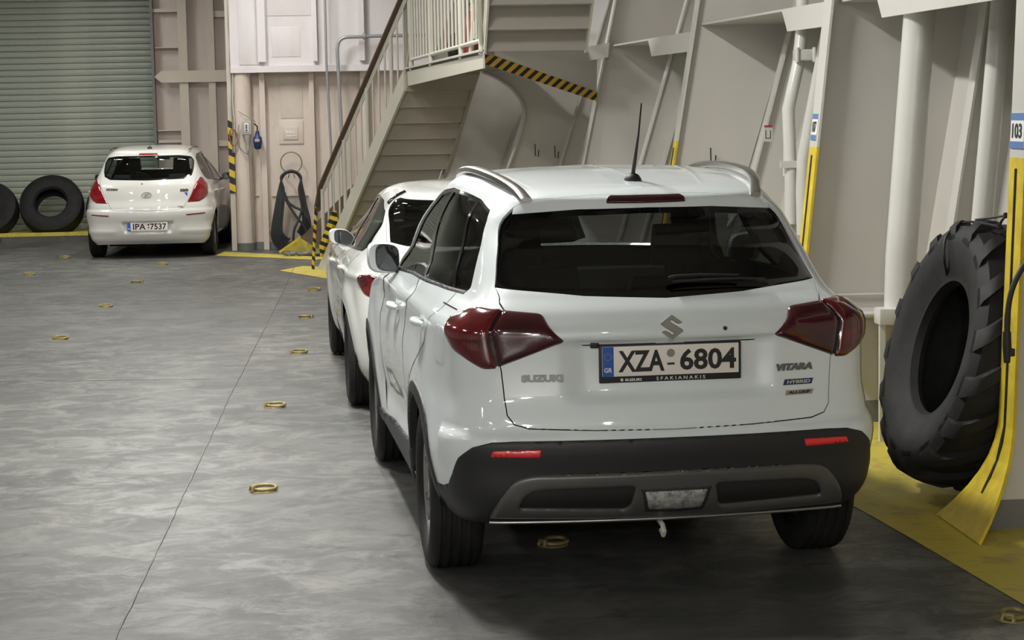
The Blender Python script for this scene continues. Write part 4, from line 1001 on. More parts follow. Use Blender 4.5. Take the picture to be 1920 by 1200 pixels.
def build_vitara(root):
    S=CarSurf(VR,vcam,vit_relief);sm,vm=S.smax,S.vmax
    cfg=dict(paint=MT['paint'],arches=[(0,.393),(2.5,.393)],wz=.334,wx=.86,zlow=.2)
    sA=sm*.865;vB,vT=S.vk[9]+.02,S.vk[13]+.03
    cfg['windshield']=fillet([(sA,vB),(sm,vB),(sm,vT),(sA+.10,vT)],[.04,0,0,.05])
    cfg['side_open']=[[(-.335,1.165),(-.305,1.145),(.15,1.143),(.9,1.132),(1.36,1.112),(1.62,1.10),(1.66,1.14),(1.42,1.31),(1.22,1.42),(1.02,1.492),(.74,1.512),(.30,1.503),(.08,1.487),(-.13,1.452),(-.225,1.408),(-.31,1.20)]]
    cfg['doors']=[];cfg['door_names']=[]
    cfg['hatch']=[(0.,1.496),(.40,1.476),(.66,1.435),(.735,1.41),(.775,1.365),(.768,1.20),(.765,1.03),(.710,.955),(.655,.925),(.628,.70),(.632,.60),(.626,.535),(.600,.500),(.545,.484),(.30,.474),(0.,.470)]
    cfg['rear_glass']=[(0.,1.368),(.40,1.361),(.735,1.330),(.765,1.03),(.35,.981),(0.,.966)]
    wins,arch=common_shell(root,S,cfg)
    # tailgate in painted metal with its window
    H=shrink(cfg['hatch'],.0045,fixed=(0.,))
    rg=cfg['rear_glass']
    upper=[(0.,1.490)]+[p for p in H[1:5]]+[(rg[2][0]+.0,rg[2][1])]+[(.40,1.361),(0.,1.368)]
    lower=[(0.,.966),(.35,.981),(rg[3][0]-.006,rg[3][1]-.004)]+[p for p in H[7:]]
    tg=patch(S,'tailgate',lower,MT['paint'],root,h=.016,rim=.012)
    sp=patch(S,'roof_spoiler',upper,MT['paint'],root,h=.02,rim=.012)
    patch(S,'rear_window',[(0.,1.366),(.40,1.359),(.728,1.330),(.757,1.031),(.35,.983),(0.,.968)],MT['glass_dark'],root,h=.03,off=-.002,rim=.004)
    fr=[(0.,1.366),(.40,1.359),(.728,1.330),(.757,1.031),(.35,.983),(0.,.968)]
    fi=[(0.,.998),(.34,1.012),(.675,1.045),(.655,1.300),(.38,1.325),(0.,1.335)]
    patch(S,'window_border',fr+fi,MT['blackgloss'],root,h=.03,off=-.006,rim=0)
    # tail lamps
    for sd in 'LR':
        t=empty('tail_lamp');t.parent=root
        li=[(.662,.930),(.498,.916),(.389,.806),(.400,.798),(.634,.712)]
        lo=[(.672,.933),(.80,.940),(.87,.928),(.985,.898),(.992,.875),(.93,.81),(.845,.765),(.790,.748),(.70,.705),(.642,.706)]
        patch(S,'lamp_housing',[(.50,.905),(.66,.925),(.80,.93),(.86,.90),(.86,.80),(.78,.76),(.70,.715),(.64,.716),(.45,.80)],MT['blackgloss'],t,h=.03,off=.006,rim=.004,side=sd)
        patch(S,'lamp_lens',fillet(li,[.004,.02,.008,.01,.004],3),MT['lamp_dark'],t,h=.02,hb=.012,off=.017,r=.026,depth=.016,rim=.02,side=sd)
        patch(S,'lamp_lens',fillet(lo,.012,3),MT['lamp_red'],t,h=.02,hb=.012,off=.018,r=.032,depth=.017,rim=.02,side=sd)
    # bumper cladding
    blk=[(0.,.443),(.60,.441),(.675,.437),(.735,.418),(.79,.375),(.845,.300),(.885,.262),(.95,.244),(1.045,.240),(1.062,.20),(1.074,.155),(1.02,.148),(.93,.110),(.93,.01),(0.,.01)]
    patch(S,'bumper_cladding',blk,MT['darkplastic'],root,h=.022,off=.006,r=.010,depth=.005,rim=.012)
    sk=fillet([(0.,.322),(.52,.318),(.585,.305),(.625,.265),(.700,.158),(0.,.140)],[0,.03,.03,.03,.01,0])
    hole=fillet([(.150,.268),(.49,.262),(.552,.250),(.590,.196),(.17,.182)],[.02,.02,.04,.02,.03])
    patch(S,'skid_plate',sk,MT['skid'],root,holes=[hole],h=.016,off=.024,r=.014,depth=.010,rim=.02)
    lip=[(0.,.160),(.69,.176),(.705,.152),(0.,.134)]
    q,n=S.P(np.linspace(-.70,.70,41),np.full(41,.150),np.full(41,.026));tube('bumper_lip',[tuple(a) for a in q],.007,MT['rim'],root)
    patch(S,'recess_panel',[(.0,.275),(.60,.27),(.61,.175),(.0,.165)],MT['black'],root,h=.03,off=.010,rim=0)
    for sd in 'LR': patch(S,'rear_reflector',fillet([(.496,.411),(.668,.408),(.676,.386),(.502,.384)],.006,3),MT['reflector'],root,h=.015,off=.012,r=.005,depth=.004,side=sd)
    patch(S,'rear_fog_lamp',fillet([(0.,.252),(.120,.252),(.100,.190),(0.,.186)],[0,.01,.01,0]),MT['lamp_clear'],root,h=.012,off=.030,r=.008,depth=.006,rim=.02)
    patch(S,'fog_lamp_bezel',fillet([(0.,.264),(.136,.264),(.112,.178),(0.,.174)],[0,.01,.01,0]),MT['darkplastic'],root,h=.012,off=.026,r=.004,depth=.004,rim=.02)
    # sills and arch trims
    sill=side_poly(S,[(.405,.290),(2.09,.290),(2.09,.355),(1.95,.345),(1.5,.385),(.405,.42)],(sm*.17,sm*.9,0,vm))
    for sd in 'LR': patch(S,'sill_cladding',sill,MT['darkplastic'],root,h=.03,off=.012,r=.01,depth=.01,rim=.03,side=sd)
    rock=[(S.s[0]*0+p[0],p[1]) for p in side_poly(S,[(.41,.2425),(2.08,.2425),(2.08,.292),(.41,.292)],(sm*.17,sm*.9,0,vm))]
    for sd in 'LR': patch(S,'rocker_panel',rock,MT['liner'],root,h=.05,off=.004,rim=0,side=sd)
    for yc in (0,2.5): arch_trim(S,root,cfg,yc,.372,.432,MT['darkplastic'],a0=.02,off=.008)
    # chin of the front bumper and head lamps
    patch(S,'front_bumper_cladding',[(sm,.40),(sm-.8,.40),(sm-.9,.02),(sm,.02)],MT['darkplastic'],root,h=.04,off=.006)
    for sd in 'LR': patch(S,'head_lamp',fillet([(sm-.42,.56),(sm-.85,.60),(sm-.92,.70),(sm-.50,.68)],.02),MT['lamp_clear'],root,h=.03,off=.006,r=.02,depth=.01,side=sd)
    # side glass: panes and black pillars
    z0=lambda y:1.137 if y>0 else 1.15
    pan=dict(quarter_window=[(-.325,1.165),(-.295,1.150),(-.125,1.150),(.105,1.484),(-.125,1.446),(-.218,1.402),(-.300,1.20)],
      rear_door_window=[(-.09,1.151),(.52,1.149),(.685,1.500),(.30,1.494),(.135,1.480)],
      front_door_window=[(.59,1.146),(1.36,1.118),(1.55,1.112),(1.37,1.30),(1.18,1.41),(1.0,1.478),(.755,1.500)])
    reg=(sm*.17,sm*.885,0,vm*.74)
    holes=[]
    for nm,q in pan.items():
        sv=fillet(side_poly(S,q,reg),.008,2);holes.append(shrink(sv,.004))
        for sd in 'LR': patch(S,nm,sv,MT['glass_mid'] if nm=='front_door_window' else MT['glass_dark'],root,h=.05,off=-.008,rim=0,side=sd)
    for sd in 'LR': patch(S,'window_pillar_trim',shrink(wins[0],.001),MT['blackgloss'],root,holes=holes,h=.04,off=-.004,rim=.006,side=sd)
    belt=side_poly(S,[(-.30,1.136),(.15,1.133),(.9,1.122),(1.36,1.102),(1.62,1.09),(1.62,1.104),(1.36,1.116),(.9,1.136),(.15,1.147),(-.30,1.150)],reg)
    for sd in 'LR': patch(S,'belt_moulding',belt,MT['darkplastic'],root,h=.03,off=.003,r=.003,depth=.003,side=sd)
    patch(S,'windscreen',cfg['windshield'],MT['glass_clear'],root,h=.06,off=-.003)
    # door shut lines as narrow dark grooves
    def line(pts,w=.0035,nm='door_gap'):
        sv=side_poly(S,pts,reg);L=[];A=np.array(sv)
        for i in range(len(A)):
            d=A[min(i+1,len(A)-1)]-A[max(i-1,0)];d/=np.linalg.norm(d);n=np.array([-d[1],d[0]]);L.append((A[i]+n*w,A[i]-n*w))
        pol=[tuple(a) for a,b in L]+[tuple(b) for a,b in L[::-1]]
        for sd in 'LR': patch(S,nm,pol,MT['liner'],root,h=.05,hb=.02,off=.0012,rim=0,side=sd)
    line([(-.20,1.138),(-.17,1.05),(-.08,.93),(.10,.83),(.28,.74),(.38,.60),(.42,.45)])
    line([(.62,1.128),(.64,1.0),(.64,.80),(.65,.60),(.68,.42)])
    line([(1.72,1.07),(1.80,.95),(1.84,.80),(1.84,.60),(1.82,.38)])
    line([(-.16,1.095),(-.42,1.09)],.002,'panel_seam')
    fl=side_poly(S,fillet([(-.30,1.035),(-.47,1.035),(-.47,.875),(-.30,.875)],.05),reg);n=len(fl)
    A=fl;B=shrink(fl,.005)
    for sd in ('L',): patch(S,'fuel_flap',B,MT['paint'],root,h=.03,off=.0015,r=.006,depth=.003,side=sd)
    # door handles
    for (y,z) in ((.02,1.000),(1.08,.965)):
        for sx in (-1,1):
            p,nn=S.P(np.array(S.inv([(y,z)],(1,2),reg))[:,0],np.array(S.inv([(y,z)],(1,2),reg))[:,1]);x=p[0][0]
            hm=MB();q=[];
            for t in np.linspace(0,1,9): q.append((sx*(x+.008+.030*math.sin(math.pi*t)),y-.10+.20*t,z+.006*math.sin(math.pi*t)))
            hm.tube(q,[.010,.014,.016,.017,.017,.017,.016,.014,.010],10);o=hm.build('door_handle',MT['paint'],root,smooth=60)
            o2=MB().lathe([(sx*(x+.002),.034),(sx*(x+.004),.030),(sx*(x-.004),.0)],20,'x',(0,y,z)).build('handle_recess',MT['paint'],root,smooth=40)
    # brake lamp on the spoiler
    patch(S,'high_brake_lamp',fillet([(0.,1.468),(.255,1.464),(.270,1.435),(.255,1.397),(0.,1.395)],[0,.01,.0,.01,0]),MT['lamp_dark'],root,h=.012,off=.006,r=.006,depth=.004,rim=.01)
    # roof rails
    for sx in (-1,1):
        c=spline([(.460,-.275,1.500),(.478,-.20,1.529),(.497,-.13,1.550),(.52,.03,1.572),(.534,.2,1.584),(.545,.5,1.594),(.548,.8,1.592),(.545,1.1,1.572),(.53,1.32,1.528)],5);V=[];n=8;K=len(c)
        for i,(x,y,z) in enumerate(c):
            e=min(i,K-1-i)/(K-1);hw,hh=.022,.009+.007*min(1,e/.12)
            for a in range(n):
                t=2*math.pi*(a+.5)/n;ca,sa=math.cos(t),math.sin(t)
                V.append((sx*(x+hw*math.copysign(abs(ca)**.6,ca)),y,z-.004+hh*math.copysign(abs(sa)**.6,sa)))
        Fc=[(i*n+k,i*n+(k+1)%n,(i+1)*n+(k+1)%n,(i+1)*n+k) for i in range(K-1) for k in range(n)]+[tuple(range(n)),tuple((K-1)*n+k for k in range(n))]
        MB().add(V,Fc).build('roof_rail',MT['silver'],root,smooth=50)
    # aerial
    a0=(0.0,-.10,1.553);a=empty('aerial',(0,0,0));a.parent=root
    MB().lathe([(0,.036),(.012,.034),(.026,.024),(.032,.012),(.034,0)],20,'z',a0).build('aerial_base',MT['black'],a,smooth=50)
    tube('aerial_rod',[(a0[0],a0[1],a0[2]+.02),(a0[0]+.005,a0[1]-.035,a0[2]+.10),(a0[0]+.010,a0[1]-.075,a0[2]+.19),(a0[0]+.014,a0[1]-.115,a0[2]+.31)],[.009,.007,.004,.003],MT['black'],a)
    # number plate in its frame
    cx,cz=0.0,.907;cy=-.742
    p,f=plate_obj(root,(cx,cy,cz+.004),.520,.112,0,None,None,None,frame=(.540,.142,.009))
    text_on('plate_text','XZA',.1,MT['ink'],p,(cx-.112,cy-.0095,cz+.004),(1,0,0),(0,0,1),width=.175,height=.080,offset=.0028)
    text_on('plate_text','6804',.1,MT['ink'],p,(cx+.142,cy-.0095,cz+.004),(1,0,0),(0,0,1),width=.215,height=.080,offset=.0028)
    MB().box((cx+.000-.014,cy-.0102,cz-.014),(cx+.000+.014,cy-.009,cz-.006)).build('plate_dash',MT['ink'],p)
    MB().lathe([(0,0),(0,.0155),(-.002,.0155),(-.002,0)],24,'y',(cx,cy-.0085,cz+.030)).build('plate_seal',MT['silver'],p)
    text_on('country_code','GR',.03,MT['white'],p,(cx-.2385,cy-.0105,cz-.027),(1,0,0),(0,0,1),width=.030,height=.017,offset=.0006)
    st=MB()
    for k in range(12):
        a=2*math.pi*k/12;st.box((cx-.2385+.013*math.cos(a)-.0013,cy-.0107,cz+.022+.013*math.sin(a)-.0013),(cx-.2385+.013*math.cos(a)+.0013,cy-.0098,cz+.022+.013*math.sin(a)+.0013))
    st.build('star_ring',MT['yellow'],p)
    text_on('frame_text','SUZUKI',.02,MT['white'],f,(cx-.143,cy-.0068,cz-.0655),(1,0,0),(0,0,1),width=.062,height=.0095,offset=.0008)
    text_on('frame_text','S F A K I A N A K I S',.02,MT['white'],f,(cx+.038,cy-.0068,cz-.0640),(1,0,0),(0,0,1),width=.186,height=.0125,offset=.0002)
    S1=[(0,1),(-1,.3),(-.78,.1),(.2,-.48),(.02,-.6),(-.28,-.36),(-.6,-.24),(-.92,-.36),(0,-1),(1,-.3),(.78,-.1),(-.2,.48),(-.02,.6),(.28,.36),(.6,.24),(.92,.36)]
    def emblem(c,w,h,d,mat,parent,nm,up=(0,-.0,1)):
        m=MB();m.prism([(c[0]+x*w/2,c[1],c[2]+z*h/2) for x,z in S1],(0,-d,0));return m.build(nm,mat,parent)
    emblem((cx-.186,cy-.0062,cz-.0650),.013,.013,.001,MT['white'],f,'frame_emblem')
    def onrear(x,z):
        sv=S.inv([(abs(x),z)],(0,2),(0,.7,.1,vm*.8))[0];p,n=S.P(np.array([math.copysign(max(sv[0],1e-4),x) if x else 1e-4]),np.array([sv[1]]));return p[0],n[0]
    q,n=onrear(0.,1.035);e=emblem((0.,q[1]-.002,1.035),.088,.094,.009,MT['silver'],root,'tailgate_emblem')
    bm=bmesh.new();bm.from_mesh(e.data);bmesh.ops.bevel(bm,geom=[g for g in bm.edges],offset=.0025,segments=1,affect='EDGES');bm.to_mesh(e.data);bm.free()
    def badge(txt,px0,py0,px1,py1,mat,nm,shear=0.,off=.002,**k):
        a=np.array(k.pop('xz'));x0,z0,x1,z1=a;x,z=(x0+x1)/2,(z0+z1)/2;q,n=onrear(x,z)
        q2,_=onrear(x+.04,z);X=q2-q;X/=np.linalg.norm(X);U=np.cross(n,X)
        return text_on(nm,txt,.04,mat,root,q+n*.003,X,U,ext=.0018,width=x1-x0,height=z1-z0,offset=off,shear=shear)
    badge('SUZUKI',0,0,0,0,MT['badge'],'badge_lettering',xz=(-.560,.842,-.405,.870),off=.0030)
    badge('VITARA',0,0,0,0,MT['badge'],'badge_lettering',xz=(.405,.852,.555,.879),shear=.25,off=.0030)
    for (x0,z0,x1,z1,mt,tx,tm) in ((.435,.798,.553,.819,MT['bluep'],'HYBRID',MT['chrome']),(.440,.760,.552,.778,MT['silver'],'ALLGRIP',MT['rimdark'])):
        x,z=(x0+x1)/2,(z0+z1)/2;q,n=onrear(x,z);q2,_=onrear(x+.04,z);X=q2-q;X/=np.linalg.norm(X);U=np.cross(n,X)
        pts=[q+n*.001+X*a*(x1-x0)/2+U*b*(z1-z0)/2+X*b*.004 for a,b in ((-1,-1),(1,-1),(1,1),(-1,1))]
        bo=MB().prism(pts,tuple(n*.003)).build('model_badge',mt,root)
        text_on('badge_lettering',tx,.02,tm,bo,q+n*.0045,X,U,width=(x1-x0)*.84,height=(z1-z0)*.6,offset=.0008,shear=.2)
    # rear camera, washer nozzle
    q,n=onrear(.20,1.024);MB().lathe([(0,.008),(-.006,.008),(-.007,0)],12,'y',(.205,q[1]+.002,1.024)).build('washer_nozzle',MT['black'],root)
    q,n=onrear(-.285,.975);MB().box((-.300,q[1]-.014,.962),(-.268,q[1]+.02,.985)).build('rear_camera',MT['black'],root,bevel=.004)
    # wiper
    def og(x,z): q,n=onrear(x,z);return q+n*.022
    tube('wiper_arm',[og(.02,1.185),og(.05,1.193),og(.16,1.196),og(.30,1.190)],[.010,.008,.006,.004],MT['black'],root)
    tube('wiper_blade',[og(.03,1.175)*1,og(.16,1.178),og(.30,1.178),og(.40,1.172)],.004,MT['black'],root)
    # tow eye and exhaust parts underneath
    tube('tow_eye',[(-.035,-.60,.30),(-.035,-.74,.285),(-.035,-.765,.265),(-.035,-.75,.250),(-.035,-.72,.262)],.010,MT['pipe'],root)
    m=MB();m.lathe([(-.28,.0),(-.28,.055),(-.26,.065),(.26,.065),(.28,.055),(.28,0)],20,'x',(-.05,-.40,.30));m.build('exhaust_silencer',MT['rimdark'],root,smooth=40)
    tube('rear_axle',[(-.70,0,.32),(-.3,-.02,.26),(.3,-.02,.26),(.70,0,.32)],.035,MT['liner'],root)
    # wheels
    for sx in (-1,1):
        wheel(root,sx*.755,0,.334,.215,.222,5,sx);wheel(root,sx*.766,2.5,.334,.215,.222,5,sx)
    for sx in (-1,1): mirror(root,(sx*.885,1.45,1.160),sx,(.155,.12,.150),MT['paint'])
    underside(S,root,cfg,.20)
    # interior
    seats(root,[(1.35,(-.36,.36),.68,'front_seat'),(.42,(0,),.58,'rear_bench')],.42,MT['cloth'],.60)
    MB().hexa([(-.68,1.6,.6),(.68,1.6,.6),(.68,2.2,.6),(-.68,2.2,.6)],[(-.64,1.72,1.06),(.64,1.72,1.06),(.60,2.15,1.04),(-.60,2.15,1.04)]).build('dashboard',MT['cloth'],root,bevel=.03)
    MB().box((-.62,-.45,.98),(.62,.0,1.0)).build('parcel_shelf',MT['cloth'],root)
    st=MB();st.tube([(-.36+.18*math.cos(a),1.42+.06*math.sin(a),1.02+.17*math.sin(a)) for a in np.linspace(0,2*math.pi,24,endpoint=False)],.014,8,True);st.bar((-.36,1.44,1.02),(-.36,1.65,.95),.06,.06);st.build('steering_wheel',MT['cloth'],root,smooth=50)
    return S
def sline(S,root,pts,w,mat,nm,reg,off=.0012):
    sv=side_poly(S,pts,reg);A=np.array(sv);L=[]
    for i in range(len(A)):
        d=A[min(i+1,len(A)-1)]-A[max(i-1,0)];d/=np.linalg.norm(d);n=np.array([-d[1],d[0]]);L.append((A[i]+n*w,A[i]-n*w))
    pol=[tuple(a) for a,b in L]+[tuple(b) for a,b in L[::-1]]
    for sd in 'LR': patch(S,nm,pol,mat,root,h=.05,hb=.02,off=off,rim=0,side=sd)
def rear_point(S,x,z):
    sv=S.inv([(abs(x),z)],(0,2),(0,.75,.05,S.vmax*.82))[0];p,n=S.P(np.array([math.copysign(max(sv[0],1e-4),x) if x else 1e-4]),np.array([sv[1]]));return p[0],n[0]
def rear_text(S,root,txt,xz,mat,nm='badge_lettering',off=.002,ext=.0015,shear=0):
    x0,z0,x1,z1=xz;x,z=(x0+x1)/2,(z0+z1)/2;q,n=rear_point(S,x,z);q2,_=rear_point(S,x+.04,z);X=q2-q;X/=np.linalg.norm(X);U=np.cross(n,X)
    return text_on(nm,txt,.04,mat,root,q+n*.003,X,U,ext=ext,width=x1-x0,height=z1-z0,offset=off,shear=shear)
def small_car(root,rows,cam_,relief,D):
    S=CarSurf(rows,cam_,relief,refv=4);sm,vm=S.smax,S.vmax
    cfg=dict(paint=D['paint'],arches=[(0,D['arch']),(D['wb'],D['arch'])],wz=D['R'],wx=D['wx'],zlow=rows[0][0]+.002)
    sA=sm*.865;vB,vT=S.vk[9]+.02,S.vk[12]+.03
    cfg['windshield']=fillet([(sA,vB),(sm,vB),(sm,vT),(sA+.10,vT)],[.04,0,0,.05])
    cfg['side_open']=[D['side_open']];cfg['doors']=[];cfg['door_names']=[]
    cfg['hatch']=D['hatch'];cfg['rear_glass']=D['glass']
    wins,arch=common_shell(root,S,cfg)
    H=shrink(D['hatch'],.004,fixed=(0.,));g=D['glass'];gi=g[::1]
    k=D['hsplit']                       # index in the tailgate outline where it passes the widest point of the glass
    ring=[(0.,D['hatch'][0][1]-.005)]+[p for p in H[1:-1]]+[(0.,D['hatch'][-1][1]+.005)]+[p for p in g[::-1]]
    patch(S,'tailgate',ring,D['paint'],root,h=.022,rim=.010)
    gs=shrink(g,.001,fixed=(0.,))
    patch(S,'rear_window',gs,D['rg'],root,h=.04,off=-.002,rim=.004)
    gg=shrink(g,D.get('border',.045),fixed=(0.,))
    patch(S,'window_border',gs+gg[::-1],MT['blackgloss'],root,h=.03,off=-.006,rim=0)
    for sd in 'LR':
        t=empty('tail_lamp');t.parent=root
        for nm,q,mt in D['lamps']: patch(S,nm,fillet(q,.02,4),MT[mt],t,h=.02,hb=.014,off=.010,r=.022,depth=.010,rim=.02,side=sd)
        if D.get('refl'): patch(S,'rear_reflector',fillet(D['refl'],.006,2),MT['lamp_red2'],root,h=.02,off=.005,r=.004,depth=.003,side=sd)
    patch(S,'high_brake_lamp',D['brake'],MT['lamp_red2'],root,h=.015,off=.005,r=.005,depth=.004)
    reg=(sm*.15,sm*.885,0,vm*.76);holes=[]
    for nm,q,gm in D['panes']:
        sv=fillet(side_poly(S,q,reg),.008,2);holes.append(shrink(sv,.003))
        for sd in 'LR': patch(S,nm,sv,MT[gm],root,h=.06,off=-.008,rim=0,side=sd)
    for sd in 'LR': patch(S,'window_pillar_trim',shrink(wins[0],.001),MT['blackgloss'],root,holes=holes,h=.05,off=-.004,rim=.005,side=sd)
    patch(S,'windscreen',cfg['windshield'],MT['glass_clear'],root,h=.08,off=-.003)
    for q in D['gaps']: sline(S,root,q,.004,MT['liner'],'door_gap',reg)
    for (y,z) in D['handles']:
        for sx in (-1,1):
            sv=S.inv([(y,z)],(1,2),reg)[0];p,_=S.P(np.array([sv[0]]),np.array([sv[1]]));x=p[0][0]
            MB().tube([(sx*(x+.006+.028*math.sin(math.pi*t)),y-.10+.20*t,z) for t in np.linspace(0,1,7)],[.010,.014,.016,.016,.016,.014,.010],8).build('door_handle',D['paint'],root,smooth=60)
    for sx in (-1,1):
        wheel(root,sx*D['tr'],0,D['R'],D['tw'],D['rim'],D['sp'],sx,twin=D.get('twin',True));wheel(root,sx*D['tr'],D['wb'],D['R'],D['tw'],D['rim'],D['sp'],sx,twin=D.get('twin',True))
        mirror(root,(sx*D['mir'][0],D['mir'][1],D['mir'][2]),sx,D['mir'][3],D['paint'] if D.get('mshell',1) else MT['blackgloss'])
    for sd in 'LR': patch(S,'head_lamp',fillet([(sm-.45,.50),(sm-.90,.56),(sm-.98,.66),(sm-.50,.62)],.02),MT['lamp_clear'],root,h=.04,off=.005,r=.02,depth=.008,side=sd)
    underside(S,root,cfg,rows[0][0])
    seats(root,[(1.32,(-.33,.33),.70,'front_seat'),(.45,(0,),.50,'rear_bench')],.36,MT['cloth'],.56)
    zd=D['zdash']
    MB().hexa([(-.62,1.6,.5),(.62,1.6,.5),(.62,2.0,.5),(-.62,2.0,.5)],[(-.58,1.66,zd),(.58,1.66,zd),(.55,1.98,zd-.02),(-.55,1.98,zd-.02)]).build('dashboard',MT['cloth'],root,bevel=.03)
    st=MB();st.tube([(-.35+.18*math.cos(a),1.38+.06*math.sin(a),zd-.03+.17*math.sin(a)) for a in np.linspace(0,2*math.pi,24,endpoint=False)],.014,8,True);st.build('steering_wheel',MT['cloth'],root,smooth=50)
    MB().box((-.09,1.42,D['zrv']-.03),(.09,1.44,D['zrv']+.03)).build('inner_mirror',MT['cloth'],root)
    return S
def i20_relief(x,y,z):
    ax=np.abs(x);rear=y<-.3
    d=np.where(rear,-.030*smooth(.345+.25*(z-.43),.29+.25*(z-.43),ax)*smooth(.335,.37,z)*smooth(.485,.475,z),0)
    d+=np.where(rear,.018*smooth(.655,.635,z)*smooth(.45,.6,z),0)
    d+=np.where(rear,.012*np.exp(-((z-.355)/.035)**2)*smooth(.36,.48,ax),0)
    d+=np.where(y>-.35,-.016*np.exp(-((z-.50)/.12)**2)*smooth(.3,.6,y)*smooth(2.2,1.9,y),0)
    d+=np.where(y>-.4,.010*np.exp(-((z-.80-.03*(1-y/2))/.03)**2),0)
    for yc in (0,2.525):
        q=np.hypot(y-yc,z-.30);d+=np.where(z<.9,.012*smooth(.50,.38,q),0)
    return d
def build_i20(root):
    D=dict(paint=MT['paint3'],arch=.335,wb=2.525,R=.302,wx=.83,tw=.185,rim=.19,sp=7,twin=False,tr=.735,rg=MT['glass_clear'],border=.035,
      hatch=[(0.,1.376),(.50,1.350),(.86,1.285),(.925,1.16),(.83,.98),(.70,.82),(.62,.72),(.517,.557),(.478,.490),(.417,.466),(0.,.455)],hsplit=4,
      glass=[(0.,1.278),(.60,1.258),(.81,1.222),(.86,1.15),(.77,1.02),(.69,.930),(.56,.880),(0.,.865)],
      lamps=[('lamp_lens',[(.86,.905),(.93,.885),(1.0,.80),(.91,.705),(.785,.605),(.69,.562),(.522,.556),(.63,.73),(.70,.81)],'lamp_red2')],
      refl=[(.50,.404),(.50,.392),(.53,.388),(.765,.404),(.755,.418)],brake=[(0.,1.335),(.20,1.33),(.20,1.288),(0.,1.290)],
      side_open=[(-.10,1.05),(-.02,1.01),(.9,.965),(1.75,.935),(1.80,.96),(1.45,1.20),(1.15,1.335),(.9,1.365),(.2,1.345),(.0,1.30),(-.08,1.20)],
      panes=[('rear_door_window',[(-.07,1.06),(-.0,1.025),(.72,.985),(.78,1.345),(.2,1.33),(.02,1.285),(-.05,1.20)],'glass_mid'),('front_door_window',[(.80,.985),(1.72,.945),(1.44,1.18),(1.14,1.315),(.86,1.345)],'glass_mid')],
      gaps=[[(.82,.95),(.83,.7),(.84,.4)],[(1.85,.92),(1.88,.7),(1.86,.4)],[(-.05,.99),(.08,.85),(.30,.70),(.42,.45)]],handles=[(.18,.86),(1.1,.84)],mir=(.885,1.45,1.005,(.16,.09,.10)),mshell=0,zdash=.93,zrv=1.28)
    S=small_car(root,IR,icam,i20_relief,D)
    y=rear_point(S,0,.42)[0][1];cx,cy,cz=.0,y-.008,.425
    p,f=plate_obj(root,(cx,cy,cz),.520,.112,0,None,None,None)
    text_on('plate_text','IPA',.1,MT['ink'],p,(cx-.105,cy-.0095,cz),(1,0,0),(0,0,1),width=.165,height=.078,offset=.002)
    text_on('plate_text','7537',.1,MT['ink'],p,(cx+.140,cy-.0095,cz),(1,0,0),(0,0,1),width=.210,height=.078,offset=.002)
    MB().box((cx+.004,cy-.0102,cz-.022),(cx+.022,cy-.009,cz-.004)).box((cx+.002,cy-.0102,cz+.012),(cx+.024,cy-.009,cz+.034)).build('plate_seal',MT['rimdark'],p)
    text_on('country_code','GR',.03,MT['white'],p,(cx-.2385,cy-.0105,cz-.027),(1,0,0),(0,0,1),width=.030,height=.017,offset=.0006)
    q,n=rear_point(S,0.,.835);e=MB();e.tube([(.062*math.cos(a),q[1]-.008,.835+.034*math.sin(a)) for a in np.linspace(0,2*math.pi,28,endpoint=False)],.006,6,True)
    e.bar((-.022,q[1]-.008,.812),(-.012,q[1]-.008,.858),.009,.009,(0,1,0));e.bar((.012,q[1]-.008,.812),(.022,q[1]-.008,.858),.009,.009,(0,1,0));e.bar((-.018,q[1]-.008,.828),(.018,q[1]-.008,.842),.009,.009,(0,1,0))
    e.build('tailgate_emblem',MT['chrome'],root,smooth=50)
    rear_text(S,root,'HYUNDAI',(-.535,.895,-.375,.925),MT['chrome'],off=.003);rear_text(S,root,'i20',(.425,.868,.535,.905),MT['chrome'],off=.003)
    q,n=rear_point(S,.50,.845);MB().box((.478,q[1]-.004,.815),(.52,q[1]+.02,.858)).build('registration_sticker',MT['blue'],root)
    q,n=rear_point(S,.41,.68);MB().box((.36,q[1]-.004,.674),(.462,q[1]+.03,.684)).build('model_badge',MT['chrome'],root)
    q,n=rear_point(S,-.06,.99);MB().lathe([(0,.016),(-.008,.014),(-.010,0)],14,'y',(-.06,q[1],.972)).build('washer_nozzle',MT['black'],root)
    MB().lathe([(0,.034),(.02,.028),(.034,.012),(.04,0)],16,'z',(.0,-.08,1.425)).build('aerial_base',MT['black'],root,smooth=50)
    for sx in (-1,1): MB().tube([(sx*.52,-.12,1.413),(sx*.535,.4,1.440),(sx*.53,.95,1.425)],.006,6).build('roof_seam',MT['black'],root)
    m=MB();m.lathe([(-.24,.0),(-.24,.065),(.24,.065),(.24,0)],16,'x',(-.30,-.30,.22));m.build('exhaust_silencer',MT['rimdark'],root,smooth=40)
    return S
def mer_relief(x,y,z):
    ax=np.abs(x)
    d=np.where(y>-.3,-.024*np.exp(-((z-.56)/.11)**2)*smooth(.2,.6,y)*smooth(2.4,2.0,y),0)
    d+=np.where(y>-.5,.016*np.exp(-((z-.84-.06*np.clip(y/2.7,0,1))/.025)**2)*smooth(2.9,2.5,y),0)
    d+=np.where((y>.2)&(z<.75),.016*np.exp(-((z-(.45+.10*(1-y/2.2)))/.03)**2)*smooth(.2,.6,y)*smooth(2.2,1.9,y),0)
    d+=np.where(y<-.4,-.03*smooth(.42,.36,ax)*smooth(.60,.64,z)*smooth(.76,.75,z),0)
    for yc in (0,2.70):
        q=np.hypot(y-yc,z-.32);d+=np.where(z<.9,.018*smooth(.52,.40,q),0)
    return d
